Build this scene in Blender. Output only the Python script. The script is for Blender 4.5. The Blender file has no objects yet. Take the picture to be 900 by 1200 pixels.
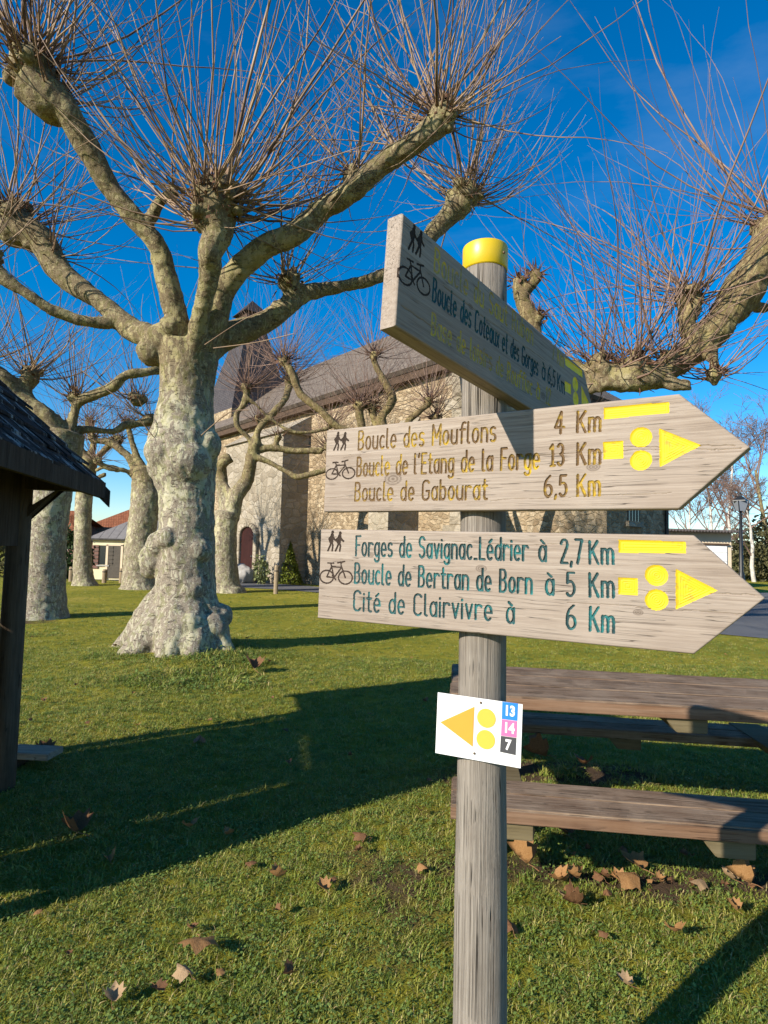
import bpy, bmesh, math, random
import numpy as np
from mathutils import Vector, Matrix, noise
R = math.radians
rng = random.Random(7)
nrng = np.random.default_rng(7)
scn = bpy.context.scene
COL = scn.collection

# ------------------------------------------------------------------ camera
CAM_H = 1.45
F_PX = 700.0                       # focal length in pixels of a 900 x 1200 frame
PITCH = math.atan(45 / F_PX)
ROLL = R(1.5)
cF = Vector((0, math.cos(PITCH), math.sin(PITCH)))
cR0 = Vector((1, 0, 0)); cU0 = cR0.cross(cF)
cR = math.cos(ROLL) * cR0 + math.sin(ROLL) * cU0
cU = -math.sin(ROLL) * cR0 + math.cos(ROLL) * cU0
cam = bpy.data.cameras.new('camera')
cam.sensor_fit = 'VERTICAL'; cam.sensor_height = 36; cam.lens = 36 * F_PX / 1200
cam.clip_start = 0.05; cam.clip_end = 3000
camo = bpy.data.objects.new('camera', cam); COL.objects.link(camo)
camo.matrix_world = Matrix((
    (cR.x, cU.x, -cF.x, 0), (cR.y, cU.y, -cF.y, 0), (cR.z, cU.z, -cF.z, CAM_H), (0, 0, 0, 1)))
scn.camera = camo

# ------------------------------------------------------------------ sky and sun
SUN_EL = R(25)
SUN_H = Vector((-0.77, -0.64)).normalized()
SUN = Vector((SUN_H.x * math.cos(SUN_EL), SUN_H.y * math.cos(SUN_EL), math.sin(SUN_EL)))
world = bpy.data.worlds.new('World'); scn.world = world; world.use_nodes = True
wn = world.node_tree; wn.nodes.clear()
sky = wn.nodes.new('ShaderNodeTexSky'); sky.sky_type = 'NISHITA'; sky.sun_disc = False
sky.sun_elevation = SUN_EL; sky.sun_rotation = math.atan2(SUN_H.x, SUN_H.y)
sky.air_density = 1.0; sky.dust_density = 0.2; sky.ozone_density = 4.0; sky.altitude = 200
hsv = wn.nodes.new('ShaderNodeHueSaturation'); hsv.inputs['Saturation'].default_value = 1.4
bg = wn.nodes.new('ShaderNodeBackground'); bg.inputs['Strength'].default_value = 0.105
wo = wn.nodes.new('ShaderNodeOutputWorld')
# a few thin wisps of cloud, high up
tc = wn.nodes.new('ShaderNodeTexCoord')
mp = wn.nodes.new('ShaderNodeMapping'); mp.inputs['Scale'].default_value = (1.2, 3.0, 5.0); mp.inputs['Rotation'].default_value = (0.3, 0.5, 0.4)
nz = wn.nodes.new('ShaderNodeTexNoise'); nz.inputs['Scale'].default_value = 1.3; nz.inputs['Detail'].default_value = 7; nz.inputs['Roughness'].default_value = 0.6
rp = wn.nodes.new('ShaderNodeValToRGB'); rp.color_ramp.elements[0].position = 0.57; rp.color_ramp.elements[1].position = 0.9
rp.color_ramp.elements[1].color = (0.16, 0.16, 0.16, 1)
mx = wn.nodes.new('ShaderNodeMix'); mx.data_type = 'RGBA'; mx.inputs['B'].default_value = (3.0, 3.6, 4.4, 1)
L = wn.links.new
L(sky.outputs[0], hsv.inputs['Color']); L(tc.outputs['Generated'], mp.inputs[0]); L(mp.outputs[0], nz.inputs['Vector'])
L(nz.outputs['Fac'], rp.inputs[0]); L(rp.outputs[0], mx.inputs['Factor']); L(hsv.outputs[0], mx.inputs['A'])
L(mx.outputs['Result'], bg.inputs['Color']); L(bg.outputs[0], wo.inputs[0])

sun = bpy.data.lights.new('sun', 'SUN'); sun.energy = 4.8; sun.angle = R(0.53); sun.color = (1.0, 0.92, 0.79)
suno = bpy.data.objects.new('sun', sun); COL.objects.link(suno)
suno.rotation_euler = SUN.to_track_quat('Z', 'Y').to_euler(); suno.location = (-20, -20, 30)

scn.view_settings.view_transform = 'Standard'; scn.view_settings.look = 'None'
scn.view_settings.exposure = 0.85; scn.view_settings.gamma = 1.0; scn.view_settings.use_curve_mapping = False

# ------------------------------------------------------------------ measuring helpers
def ray(px, py):
    d = cF * F_PX + cR * (px - 450) + cU * (600 - py)
    return d / d.y
def P(px, py, Y):                  # the point at forward distance Y along a sight line
    d = ray(px, py) * Y
    return Vector((d.x, d.y, d.z + CAM_H))
def G(px, py, z=0.0):              # the point where a sight line meets height z
    d = ray(px, py); t = (z - CAM_H) / d.z
    return Vector((d.x * t, d.y * t, z))
def sstep(a, b, x):
    t = min(1, max(0, (x - a) / (b - a))); return t * t * (3 - 2 * t)
TREE0 = G(206, 772); TREE0.y += 0.35

def gz(x, y):                      # height of the lawn
    n = 0.022 * math.sin(1.3 * x + 0.5 * y) * math.sin(0.9 * y - 0.4 * x) + 0.012 * math.sin(3.1 * x + 1.0) * math.sin(2.7 * y)
    n *= (1 - sstep(9, 12, y)) * (1 - sstep(3.5, 5, x)) * (1 - sstep(-9, -13, x))
    d2 = (x - TREE0.x) ** 2 + (y - TREE0.y) ** 2
    n += 0.13 * math.exp(-d2 / 1.6)
    n += -0.95 * sstep(22, 38, y) * sstep(-7, -13, x)
    return n

# ------------------------------------------------------------------ scene-graph helpers
def tag(o, label=None, cat=None, group=None, kind=None):
    if label: o['label'] = label
    if cat: o['category'] = cat
    if group: o['group'] = group
    if kind: o['kind'] = kind
    return o
def empty(name, loc, label, cat, group=None, rz=0):
    o = bpy.data.objects.new(name, None); COL.objects.link(o)
    o.location = loc; o.rotation_euler = (0, 0, rz); o.empty_display_size = 0.2
    return tag(o, label, cat, group)
def link(name, me, m=None, parent=None, loc=None, smooth=False, rot=None):
    if m is not None:
        me.materials.clear(); me.materials.append(m)
    if smooth: me.polygons.foreach_set('use_smooth', [True] * len(me.polygons))
    o = bpy.data.objects.new(name, me); COL.objects.link(o)
    if parent: o.parent = parent
    if loc is not None: o.location = loc
    if rot is not None: o.rotation_euler = rot
    return o
class MB:                          # collects verts and faces of ONE mesh
    def __init__(s): s.v = []; s.f = []; s.uv = None
    def add(s, vs, fs):
        b = len(s.v); s.v += [tuple(v) for v in vs]; s.f += [tuple(i + b for i in f) for f in fs]; return s
    def box(s, c, size, M=None):
        hx, hy, hz = [k / 2 for k in size]; c = Vector(c)
        vs = [Vector((x, y, z)) for x in (-hx, hx) for y in (-hy, hy) for z in (-hz, hz)]
        if M is not None: vs = [M @ v for v in vs]
        return s.add([v + c for v in vs], [(0, 1, 3, 2), (4, 6, 7, 5), (0, 4, 5, 1), (2, 3, 7, 6), (0, 2, 6, 4), (1, 5, 7, 3)])
    def prism(s, poly, axis):      # closed polygon swept along a vector
        n = len(poly); axis = Vector(axis); a = [Vector(p) for p in poly]
        return s.add(a + [p + axis for p in a], [tuple(reversed(range(n))), tuple(range(n, 2 * n))] + [(i, (i + 1) % n, n + (i + 1) % n, n + i) for i in range(n)])
    def tube(s, pts, rad, n=8, cap=True, ex=1.0):
        pts = [Vector(p) for p in pts]; k = len(pts)
        b = len(s.v); t0 = (pts[1] - pts[0]).normalized()
        ref = Vector((0, 0, 1)) if abs(t0.z) < 0.9 else Vector((1, 0, 0))
        u = t0.cross(ref).normalized()
        for i in range(k):
            t = (pts[min(i + 1, k - 1)] - pts[max(i - 1, 0)])
            t = t.normalized() if t.length > 1e-9 else t0
            u = (u - t * u.dot(t)); u = u.normalized() if u.length > 1e-6 else t.orthogonal().normalized()
            w = t.cross(u)
            for j in range(n):
                a = 2 * math.pi * j / n
                s.v.append(tuple(pts[i] + (u * math.cos(a) + w * math.sin(a)) * rad[i]))
        for i in range(k - 1):
            for j in range(n):
                j2 = (j + 1) % n
                s.f.append((b + i * n + j, b + i * n + j2, b + (i + 1) * n + j2, b + (i + 1) * n + j))
        if cap:
            s.f.append(tuple(b + j for j in reversed(range(n)))); s.f.append(tuple(b + (k - 1) * n + j for j in range(n)))
        return s
    def ball(s, c, r, nu=10, nv=7, sq=(1, 1, 1)):
        c = Vector(c); vs = [c + Vector((0, 0, r * sq[2]))]
        for i in range(1, nv):
            th = math.pi * i / nv
            for j in range(nu):
                ph = 2 * math.pi * j / nu
                vs.append(c + Vector((r * sq[0] * math.sin(th) * math.cos(ph), r * sq[1] * math.sin(th) * math.sin(ph), r * sq[2] * math.cos(th))))
        vs.append(c - Vector((0, 0, r * sq[2]))); e = len(vs) - 1
        fs = [(0, 1 + j, 1 + (j + 1) % nu) for j in range(nu)]
        for i in range(nv - 2):
            for j in range(nu):
                a = 1 + i * nu + j; b2 = 1 + i * nu + (j + 1) % nu
                fs.append((a, a + nu, b2 + nu, b2))
        o = 1 + (nv - 2) * nu
        fs += [(o + j, e, o + (j + 1) % nu) for j in range(nu)]
        return s.add(vs, fs)
    def mesh(s, name='mesh', org=None):
        me = bpy.data.meshes.new(name)
        vs = s.v if org is None else [(x - org[0], y - org[1], z - org[2]) for x, y, z in s.v]
        me.from_pydata(vs, [], s.f); me.update(); return me
    def build(s, name, m, parent=None, org=None, smooth=False, bevel=0):
        if org is None and parent is not None: org = parent.matrix_world.translation if parent.parent else parent.location
        me = s.mesh(name, org)
        o = link(name, me, m, parent, smooth=smooth)
        if bevel:
            bm = bmesh.new(); bm.from_mesh(me); bmesh.ops.recalc_face_normals(bm, faces=bm.faces)
            bmesh.ops.bevel(bm, geom=list(bm.edges), offset=bevel, segments=2, affect='EDGES', clamp_overlap=True)
            bm.to_mesh(me); bm.free()
        return o
def quad_uv(name, pts, m, parent=None, thick=0, org=None):
    """a flat sheet with UVs in metres along its first edge (u) and up the slope (v), with real thickness"""
    pts = [Vector(p) for p in pts]
    if org is None: org = parent.location if parent else Vector((0, 0, 0))
    pts = [p - Vector(org) for p in pts]
    u = (pts[1] - pts[0]).normalized(); n = (pts[1] - pts[0]).cross(pts[-1] - pts[0]).normalized(); v = n.cross(u)
    bm = bmesh.new(); k = len(pts)
    top = [bm.verts.new(p) for p in pts]; bot = [bm.verts.new(p - n * thick) for p in pts] if thick else None
    bm.faces.new(top)
    if thick:
        bm.faces.new(list(reversed(bot)))
        for i in range(k): bm.faces.new((top[(i + 1) % k], top[i], bot[i], bot[(i + 1) % k]))
    ul = bm.loops.layers.uv.new('UVMap')
    for f in bm.faces:
        for l in f.loops:
            d = l.vert.co - pts[0]; l[ul].uv = (d.dot(u), d.dot(v))
    me = bpy.data.meshes.new(name); bm.to_mesh(me); bm.free()
    return link(name, me, m, parent)

# ------------------------------------------------------------------ material helpers
class NT:
    def __init__(s, name):
        s.m = bpy.data.materials.new(name); s.m.use_nodes = True; s.t = s.m.node_tree; s.t.nodes.clear()
        s.out = s.t.nodes.new('ShaderNodeOutputMaterial'); s.b = s.t.nodes.new('ShaderNodeBsdfPrincipled')
        s.t.links.new(s.b.outputs[0], s.out.inputs[0])
    def n(s, typ, ins=None, **kw):
        nd = s.t.nodes.new('ShaderNode' + typ)
        for k, v in kw.items(): setattr(nd, k, v)
        for k, v in (ins or {}).items(): s.set(nd.inputs[k], v)
        return nd
    def set(s, inp, v):
        if isinstance(v, bpy.types.NodeSocket): s.t.links.new(v, inp)
        elif isinstance(v, bpy.types.Node): s.t.links.new(v.outputs[0], inp)
        else:
            if isinstance(v, tuple) and len(v) == 3 and inp.type == 'RGBA': v = v + (1,)
            inp.default_value = v
    def co(s, kind='Object'): return s.n('TexCoord').outputs[kind]
    def map(s, vec, scale=(1, 1, 1), rot=(0, 0, 0), loc=(0, 0, 0)):
        return s.n('Mapping', {'Vector': vec, 'Scale': scale, 'Rotation': rot, 'Location': loc}).outputs[0]
    def noise(s, vec, scale, detail=4, rough=0.55, dist=0.0):
        return s.n('TexNoise', {'Vector': vec, 'Scale': scale, 'Detail': detail, 'Roughness': rough, 'Distortion': dist}).outputs['Fac']
    def vor(s, vec, scale, out='Distance', feature='F1', rand=1.0):
        return s.n('TexVoronoi', {'Vector': vec, 'Scale': scale, 'Randomness': rand}, feature=feature).outputs[out]
    def ramp(s, fac, stops, interp='LINEAR'):
        r = s.n('ValToRGB', {'Fac': fac}); cr = r.color_ramp; cr.interpolation = interp
        while len(cr.elements) < len(stops): cr.elements.new(0.5)
        for e, (p, c) in zip(cr.elements, stops):
            e.position = p; e.color = (c, c, c, 1) if isinstance(c, (int, float)) else tuple(c) + (1,)
        return r.outputs[0]
    def mix(s, fac, a, b, mode='MIX'):
        m = s.n('Mix', data_type='RGBA', blend_type=mode)
        s.set(m.inputs['Factor'], fac); s.set(m.inputs['A'], a); s.set(m.inputs['B'], b)
        return m.outputs['Result']
    def math(s, op, a, b=0.0, clamp=False):
        m = s.n('Math', operation=op, use_clamp=clamp); s.set(m.inputs[0], a); s.set(m.inputs[1], b); return m.outputs[0]
    def done(s, color, rough=0.8, bump=None, bdist=0.01, bstr=1.0, spec=0.3, metal=0.0):
        s.set(s.b.inputs['Base Color'], color); s.set(s.b.inputs['Roughness'], rough)
        s.b.inputs['Specular IOR Level'].default_value = spec; s.b.inputs['Metallic'].default_value = metal
        if bump is not None:
            b = s.n('Bump', {'Height': bump, 'Distance': bdist, 'Strength': bstr}); s.set(s.b.inputs['Normal'], b)
        return s.m

def m_plain(name, c, rough=0.6, var=0.12, spec=0.3, metal=0.0, scale=8, bump=0.0):
    t = NT(name); nn = t.noise(t.co(), scale, 6, 0.65)
    lo = tuple(x * (1 - var) for x in c); hi = tuple(min(1, x * (1 + var)) for x in c)
    return t.done(t.ramp(nn, [(0.3, lo), (0.7, hi)]), rough, nn if bump else None, bump, 1.0, spec, metal)

def m_wood(name, base, dark, light, along='X', grain=60, rough=0.75, bump=0.0012, cracks=0.5, stretch=0.04, streak=0.6, ckw=0.012, knots=()):
    """weathered wood, grain running along one object axis"""
    t = NT(name)
    sc = {'X': (stretch, 1, 1), 'Y': (1, stretch, 1), 'Z': (1, 1, stretch)}[along]
    c = t.co(); warp = t.n('TexNoise', {'Vector': t.map(c, tuple(k * 2.2 for k in sc)), 'Scale': 3.0, 'Detail': 2}).outputs['Color']
    v = t.n('VectorMath', {0: t.map(c, sc), 1: t.n('VectorMath', {0: warp, 1: (0.03, 0.03, 0.03)}, operation='MULTIPLY').outputs[0]}, operation='ADD').outputs[0]
    g1 = t.noise(v, grain, 5, 0.7); g2 = t.noise(v, grain * 3.4, 4, 0.7); big = t.noise(v, grain * 0.22, 3, 0.5)
    blot = t.noise(c, 5.0, 4, 0.6)
    col = t.ramp(g1, [(0.28, dark), (0.46, base), (0.72, light)])
    col = t.mix(t.math('MULTIPLY', t.ramp(g2, [(0.35, 1.0), (0.55, 0.0)]), streak), col, tuple(k * 0.8 for k in dark))
    col = t.mix(t.ramp(big, [(0.35, 0.0), (0.7, 0.55)]), col, tuple((a + b) / 2 * 0.93 for a, b in zip(base, dark)))
    col = t.mix(t.ramp(blot, [(0.42, 0.0), (0.75, 0.35)]), col, light)
    ck = t.noise(t.map(v, (1, 1, 1), loc=(3.1, 1.7, 0.4)), grain * 0.9, 2, 0.4)
    ckm = t.ramp(t.math('ABSOLUTE', t.math('SUBTRACT', ck, 0.5)), [(0.0, 1.0), (ckw, 0.0)])
    ckm = t.math('MULTIPLY', t.math('MULTIPLY', ckm, cracks), t.ramp(t.noise(c, 9, 2), [(0.48, 0.0), (0.6, 1.0)]))
    col = t.mix(ckm, col, tuple(k * 0.35 for k in dark))
    for kx, ky, kr in knots:                                        # dark knots with rings
        dv = t.n('VectorMath', {0: t.map(c, (.62, 1, 0), loc=(-kx * .62, -ky, 0))}, operation='LENGTH').outputs['Value']
        dn = t.math('ADD', t.math('DIVIDE', dv, kr), t.math('MULTIPLY', t.math('SUBTRACT', g2, .5), .5))
        kcol = t.mix(t.ramp(t.math('FRACT', t.math('MULTIPLY', dn, 2.6)), [(.3, 0.0), (.7, 1.0)]), tuple(x * .75 for x in dark), tuple(x * .8 for x in base))
        col = t.mix(t.ramp(dn, [(0.75, .9), (1.0, .55), (2.4, 0.0)]), col, kcol)
    h = t.math('SUBTRACT', t.math('ADD', g1, t.math('MULTIPLY', g2, 0.5)), t.math('MULTIPLY', ckm, 2.0))
    return t.done(col, rough, h, bump, 1.0, 0.12)

M = {}
# ------------------------------------------------------------------ materials
for k_, kn_ in (('sign_wood', [(-.20, -.028, .016), (.262, -.022, .0085), (-.05, .06, .007)]), ('sign_wood_low', [(.02, .03, .008), (-.25, .05, .006), (.33, -.04, .006)]), ('sign_wood_top', [(.15, -.05, .009), (-.2, .03, .006)])):
    M[k_] = m_wood(k_, (0.29, 0.235, 0.19), (0.165, 0.125, 0.098), (0.38, 0.325, 0.275), 'X', 150, 0.75, 0.0006, 1.0, 0.022, 0.45, 0.009, kn_)
M['post_wood'] = m_wood('post_wood', (0.245, 0.215, 0.18), (0.10, 0.078, 0.06), (0.335, 0.30, 0.26), 'Z', 130, 0.85, 0.005, 1.0, 0.007, 0.65, 0.024)
M['table_wood'] = m_wood('table_wood', (0.215, 0.14, 0.09), (0.08, 0.048, 0.03), (0.40, 0.31, 0.22), 'X', 95, 0.92, 0.004, 0.9, 0.014, 0.85, 0.022)
M['table_edge'] = m_wood('table_edge', (0.17, 0.095, 0.055), (0.08, 0.045, 0.03), (0.25, 0.165, 0.11), 'X', 30, 0.8, 0.002, 0.5, 0.04, 0.4)
M['cleat_wood'] = m_wood('cleat_wood', (0.13, 0.10, 0.052), (0.075, 0.058, 0.032), (0.18, 0.145, 0.085), 'X', 26, 0.8, 0.0015, 0.4, 0.06, 0.4)
M['dark_wood'] = m_wood('dark_wood', (0.055, 0.040, 0.030), (0.02, 0.014, 0.011), (0.11, 0.085, 0.065), 'Z', 40, 0.85, 0.003, 0.6, 0.04, 0.6)
M['log_wood'] = m_wood('log_wood', (0.10, 0.07, 0.046), (0.04, 0.028, 0.02), (0.16, 0.12, 0.085), 'Z', 40, 0.85, 0.003, 0.8, 0.04, 0.5)
M['plank_wood'] = m_wood('plank_wood', (0.30, 0.235, 0.165), (0.15, 0.11, 0.08), (0.42, 0.35, 0.27), 'X', 40, 0.8, 0.002, 0.8, 0.04, 0.5)
M['bollard_wood'] = m_wood('bollard_wood', (0.30, 0.225, 0.14), (0.14, 0.1, 0.065), (0.42, 0.34, 0.24), 'Z', 30, 0.8, 0.003, 0.8, 0.06, 0.5)
M['yellow_cap'] = m_plain('yellow_cap', (0.58, 0.40, 0.01), 0.38, 0.05, 0.5, 0, 14)
M['burnt'] = m_plain('burnt', (0.035, 0.024, 0.018), 0.85, 0.3, 0.15, 0, 160)

def m_paint(name, paint, dirt, lo, hi, scale=70):
    t = NT(name); c = t.co()
    a = t.noise(c, scale, 3, 0.6); b = t.noise(c, 11, 2, 0.5)
    f = t.ramp(t.math('ADD', t.math('MULTIPLY', a, 0.55), t.math('MULTIPLY', b, 0.55)), [(lo, 0.0), (hi, 1.0)])
    return t.done(t.mix(f, dirt, paint), 0.6, a, 0.0004, 1.0, 0.3)
M['paint_yellow'] = m_paint('paint_yellow', (0.57, 0.40, 0.008), (0.33, 0.22, 0.03), 0.37, 0.50)
M['text_yellow'] = m_paint('text_yellow', (0.55, 0.37, 0.012), (0.10, 0.055, 0.018), 0.54, 0.78)
M['text_teal'] = m_paint('text_teal', (0.01, 0.18, 0.18), (0.012, 0.04, 0.043), 0.53, 0.76)
M['text_green'] = m_paint('text_green', (0.008, 0.075, 0.085), (0.02, 0.04, 0.045), 0.42, 0.6)
M['text_faded'] = m_paint('text_faded', (0.62, 0.45, 0.03), (0.27, 0.215, 0.12), 0.44, 0.72, 60)
M['paint_faded'] = m_paint('paint_faded', (0.82, 0.62, 0.012), (0.50, 0.37, 0.08), 0.36, 0.56, 60)
M['plate_white'] = m_plain('plate_white', (0.68, 0.68, 0.67), 0.35, 0.02, 0.5, 0, 20)
M['plate_orange'] = m_plain('plate_orange', (0.56, 0.27, 0.035), 0.4, 0.03, 0.5)
M['plate_yellow'] = m_plain('plate_yellow', (0.58, 0.38, 0.05), 0.4, 0.03, 0.5)
M['plate_blue'] = m_plain('plate_blue', (0.015, 0.17, 0.62), 0.4, 0.03, 0.5)
M['plate_pink'] = m_plain('plate_pink', (0.58, 0.13, 0.30), 0.4, 0.03, 0.5)
M['plate_black'] = m_plain('plate_black', (0.05, 0.05, 0.055), 0.4, 0.05, 0.5)
M['rust'] = m_plain('rust', (0.12, 0.08, 0.05), 0.6, 0.4, 0.5, 0.5, 60)

def m_bark(name, k=1.0, flake=1.0, tone=(1, 1, 1)):
    """plane-tree bark: grey-brown plates with pale cream and green flakes"""
    t = NT(name); c = t.co()
    w = t.n('TexNoise', {'Vector': c, 'Scale': 3.2, 'Detail': 3}).outputs['Color']
    v = t.n('VectorMath', {0: t.map(c, (1, 1, 0.62)), 1: t.n('VectorMath', {0: w, 1: (0.16, 0.16, 0.16)}, operation='MULTIPLY').outputs[0]}, operation='ADD').outputs[0]
    n1 = t.noise(v, 8.5 * k, 5, 0.62); n2 = t.noise(t.map(v, loc=(5, 2, 1)), 13 * k, 4, 0.6); fine = t.noise(c, 70, 4, 0.7)
    big = t.noise(c, 1.15, 2, 0.5)
    base = t.ramp(t.math('ADD', t.math('MULTIPLY', fine, .6), t.math('MULTIPLY', n2, .45)), [(0.36, (0.11, 0.085, 0.06)), (0.52, (0.235, 0.196, 0.146)), (0.68, (0.34, 0.29, 0.22))])
    th = t.math('ADD', n1, t.math('MULTIPLY', t.math('SUBTRACT', big, 0.5), 0.75))
    zz = t.n('SeparateXYZ', {0: c}).outputs[2]
    th = t.math('ADD', th, t.ramp(t.math('MULTIPLY', zz, .25), [(0.25, -0.0), (0.55, 0.07), (0.9, 0.02)]))
    cream = t.ramp(th, [(0.625 - 0.03 * flake, 0.0), (0.645 - 0.03 * flake, 1.0)])
    small = t.ramp(t.noise(t.map(v, (1.5, 1.5, .8), loc=(2, 7, 4)), 20 * k, 3, 0.55), [(0.565, 0.0), (0.585, 1.0)])
    green = t.ramp(n2, [(0.54, 0.0), (0.56, 0.8)])
    col = t.mix(green, base, (0.185, 0.175, 0.09))
    col = t.mix(t.math('MULTIPLY', small, .85), col, (0.40, 0.37, 0.27))
    col = t.mix(cream, col, t.ramp(n2, [(0.4, (0.44, 0.40, 0.285)), (0.6, (0.34, 0.32, 0.19))]))
    col = t.mix(t.ramp(fine, [(0.3, 0.45), (0.5, 0.0)]), col, (0.09, 0.075, 0.055))
    cr = t.ramp(t.noise(t.map(c, (1, 1, 3.5)), 9, 3, 0.6, 0.4), [(0.30, 1.0), (0.40, 0.0)])
    col = t.mix(t.math('MULTIPLY', cr, 0.6), col, (0.07, 0.055, 0.04))
    zz = t.n('SeparateXYZ', {0: c}).outputs[2]
    col = t.mix(t.ramp(t.math('ADD', t.math('MULTIPLY', zz, .2), t.math('MULTIPLY', n2, .2)), [(0.68, 0.0), (0.84, 1.0)]), col, t.mix(1.0, col, (.72, .66, .50), 'MULTIPLY'))
    if tone != (1, 1, 1): col = t.mix(1.0, col, tone, 'MULTIPLY')
    h = t.math('SUBTRACT', t.math('MULTIPLY', fine, 0.5), t.math('ADD', t.math('MULTIPLY', cream, 0.35), t.math('MULTIPLY', cr, 0.9)))
    return t.done(col, 0.85, h, 0.014, 1.0, 0.2)
M['bark'] = m_bark('bark')
M['bark_far'] = m_bark('bark_far', 0.8, 0.7, (1.0, 0.98, 0.92))
M['bark_small'] = m_bark('bark_small', 1.0, 0.0, (0.95, 0.9, 0.8))
def m_shoot(name, a, b):
    t = NT(name); n = t.noise(t.co(), 1.6, 3, 0.6)
    return t.done(t.ramp(n, [(0.35, a), (0.65, b)]), 0.6, None, spec=0.35)
M['shoot'] = m_shoot('shoot', (0.10, 0.052, 0.03), (0.36, 0.245, 0.15))
M['shoot_red'] = m_shoot('shoot_red', (0.11, 0.06, 0.045), (0.27, 0.175, 0.13))
M['dead_leaf'] = m_plain('dead_leaf', (0.10, 0.05, 0.028), 0.8, 0.5, 0.2, 0, 12)
M['birch'] = m_plain('birch', (0.50, 0.46, 0.41), 0.8, 0.35, 0.2, 0, 3)
M['twig_far'] = m_plain('twig_far', (0.19, 0.125, 0.10), 0.8, 0.3, 0.2, 0, 2)

def m_leafy(name, c1, c2, scale=2.0):
    t = NT(name); n = t.noise(t.co(), scale, 5, 0.7)
    col = t.ramp(n, [(0.3, c1), (0.7, c2)])
    t.done(col, 0.6, None, spec=0.3)
    tr = t.n('BsdfTranslucent', {'Color': col}); ms = t.n('MixShader', {'Fac': 0.25})
    t.set(ms.inputs[1], t.b); t.set(ms.inputs[2], tr); t.t.links.new(ms.outputs[0], t.out.inputs[0])
    return t.m
M['conifer'] = m_leafy('conifer', (0.07, 0.10, 0.012), (0.20, 0.22, 0.02), 6)
M['hedge'] = m_leafy('hedge', (0.015, 0.03, 0.008), (0.05, 0.08, 0.02), 2)
M['scrub'] = m_leafy('scrub', (0.05, 0.055, 0.02), (0.16, 0.14, 0.06), 1.5)
M['weed'] = m_leafy('weed', (0.07, 0.11, 0.03), (0.22, 0.22, 0.09), 8)

def m_ground():
    t = NT('lawn_soil'); c = t.co()
    at = t.n('Attribute', attribute_name='bare').outputs['Fac']
    n1 = t.noise(c, 0.55, 4, 0.6); n2 = t.noise(c, 7, 5, 0.7); n3 = t.noise(c, 90, 4, 0.7)
    far = t.ramp(n1, [(0.3, (0.20, 0.20, 0.02)), (0.55, (0.33, 0.29, 0.032)), (0.75, (0.42, 0.33, 0.06))])
    green = t.mix(t.ramp(n2, [(0.4, 0.0), (0.75, 0.5)]), far, (0.09, 0.12, 0.015))
    green = t.mix(t.ramp(n3, [(0.3, 0.5), (0.5, 0.0)]), green, (0.03, 0.035, 0.01))
    soil = t.ramp(t.math('ADD', t.math('MULTIPLY', n2, 0.5), t.math('MULTIPLY', n3, 0.5)), [(0.3, (0.055, 0.034, 0.02)), (0.6, (0.13, 0.085, 0.052)), (0.75, (0.2, 0.14, 0.09))])
    f = t.ramp(t.math('ADD', at, t.math('MULTIPLY', t.math('SUBTRACT', n2, 0.5), 0.5)), [(0.38, 0.0), (0.62, 1.0)])
    return t.done(t.mix(f, green, soil), 0.95, t.math('ADD', n2, n3), 0.03, 1.0, 0.1)
M['ground'] = m_ground()
def m_asphalt():
    t = NT('asphalt'); c = t.co(); a = t.noise(c, 120, 3, 0.8); b = t.noise(c, 0.7, 4, 0.6)
    col = t.ramp(a, [(0.3, (0.075, 0.075, 0.08)), (0.7, (0.15, 0.15, 0.155))])
    return t.done(t.mix(t.ramp(b, [(0.4, 0.0), (0.7, 0.45)]), col, (0.16, 0.155, 0.15)), 0.9, a, 0.006, 1.0, 0.2)
M['asphalt'] = m_asphalt()

def m_stone(name, c_lo, c_mid, c_hi, sx=2.6, sz=4.2, mortar=(0.36, 0.30, 0.22), uv=False):
    t = NT(name); c = t.co('UV') if uv else t.co()
    w = t.n('TexNoise', {'Vector': c, 'Scale': 2.0, 'Detail': 3}).outputs['Color']
    v = t.n('VectorMath', {0: t.map(c, (sx, sz if uv else sx, sz)), 1: t.n('VectorMath', {0: w, 1: (0.9, 0.9, 0.9)}, operation='MULTIPLY').outputs[0]}, operation='ADD').outputs[0]
    cellc = t.n('TexVoronoi', {'Vector': v, 'Scale': 1.0, 'Randomness': 0.85}, feature='F1').outputs['Color']
    edge = t.n('TexVoronoi', {'Vector': v, 'Scale': 1.0, 'Randomness': 0.85}, feature='DISTANCE_TO_EDGE').outputs['Distance']
    g = t.n('SeparateColor', {0: cellc}).outputs[0]
    fine = t.noise(c, 14, 6, 0.7); big = t.noise(c, 0.5, 4, 0.6)
    col = t.ramp(g, [(0.1, c_lo), (0.5, c_mid), (0.9, c_hi)])
    col = t.mix(t.ramp(fine, [(0.35, 0.5), (0.6, 0.0)]), col, tuple(k * 0.45 for k in c_mid))
    m = t.ramp(edge, [(0.03, 1.0), (0.10, 0.0)])
    col = t.mix(t.math('MULTIPLY', m, 0.75), col, mortar)
    col = t.mix(t.ramp(big, [(0.45, 0.0), (0.75, 0.5)]), col, tuple(k * 0.6 for k in c_mid))
    h = t.math('ADD', t.math('MULTIPLY', t.ramp(edge, [(0.0, 0.0), (0.15, 1.0)]), 0.8), fine)
    return t.done(col, 0.95, h, 0.035, 1.0, 0.1)
M['rubble'] = m_stone('rubble', (0.23, 0.165, 0.10), (0.37, 0.275, 0.17), (0.48, 0.38, 0.255), 4.6, 7.5, (0.33, 0.255, 0.165))
M['ashlar'] = m_stone('ashlar', (0.27, 0.225, 0.165), (0.35, 0.30, 0.225), (0.42, 0.36, 0.28), 2.3, 3.6, (0.29, 0.24, 0.175))
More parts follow.
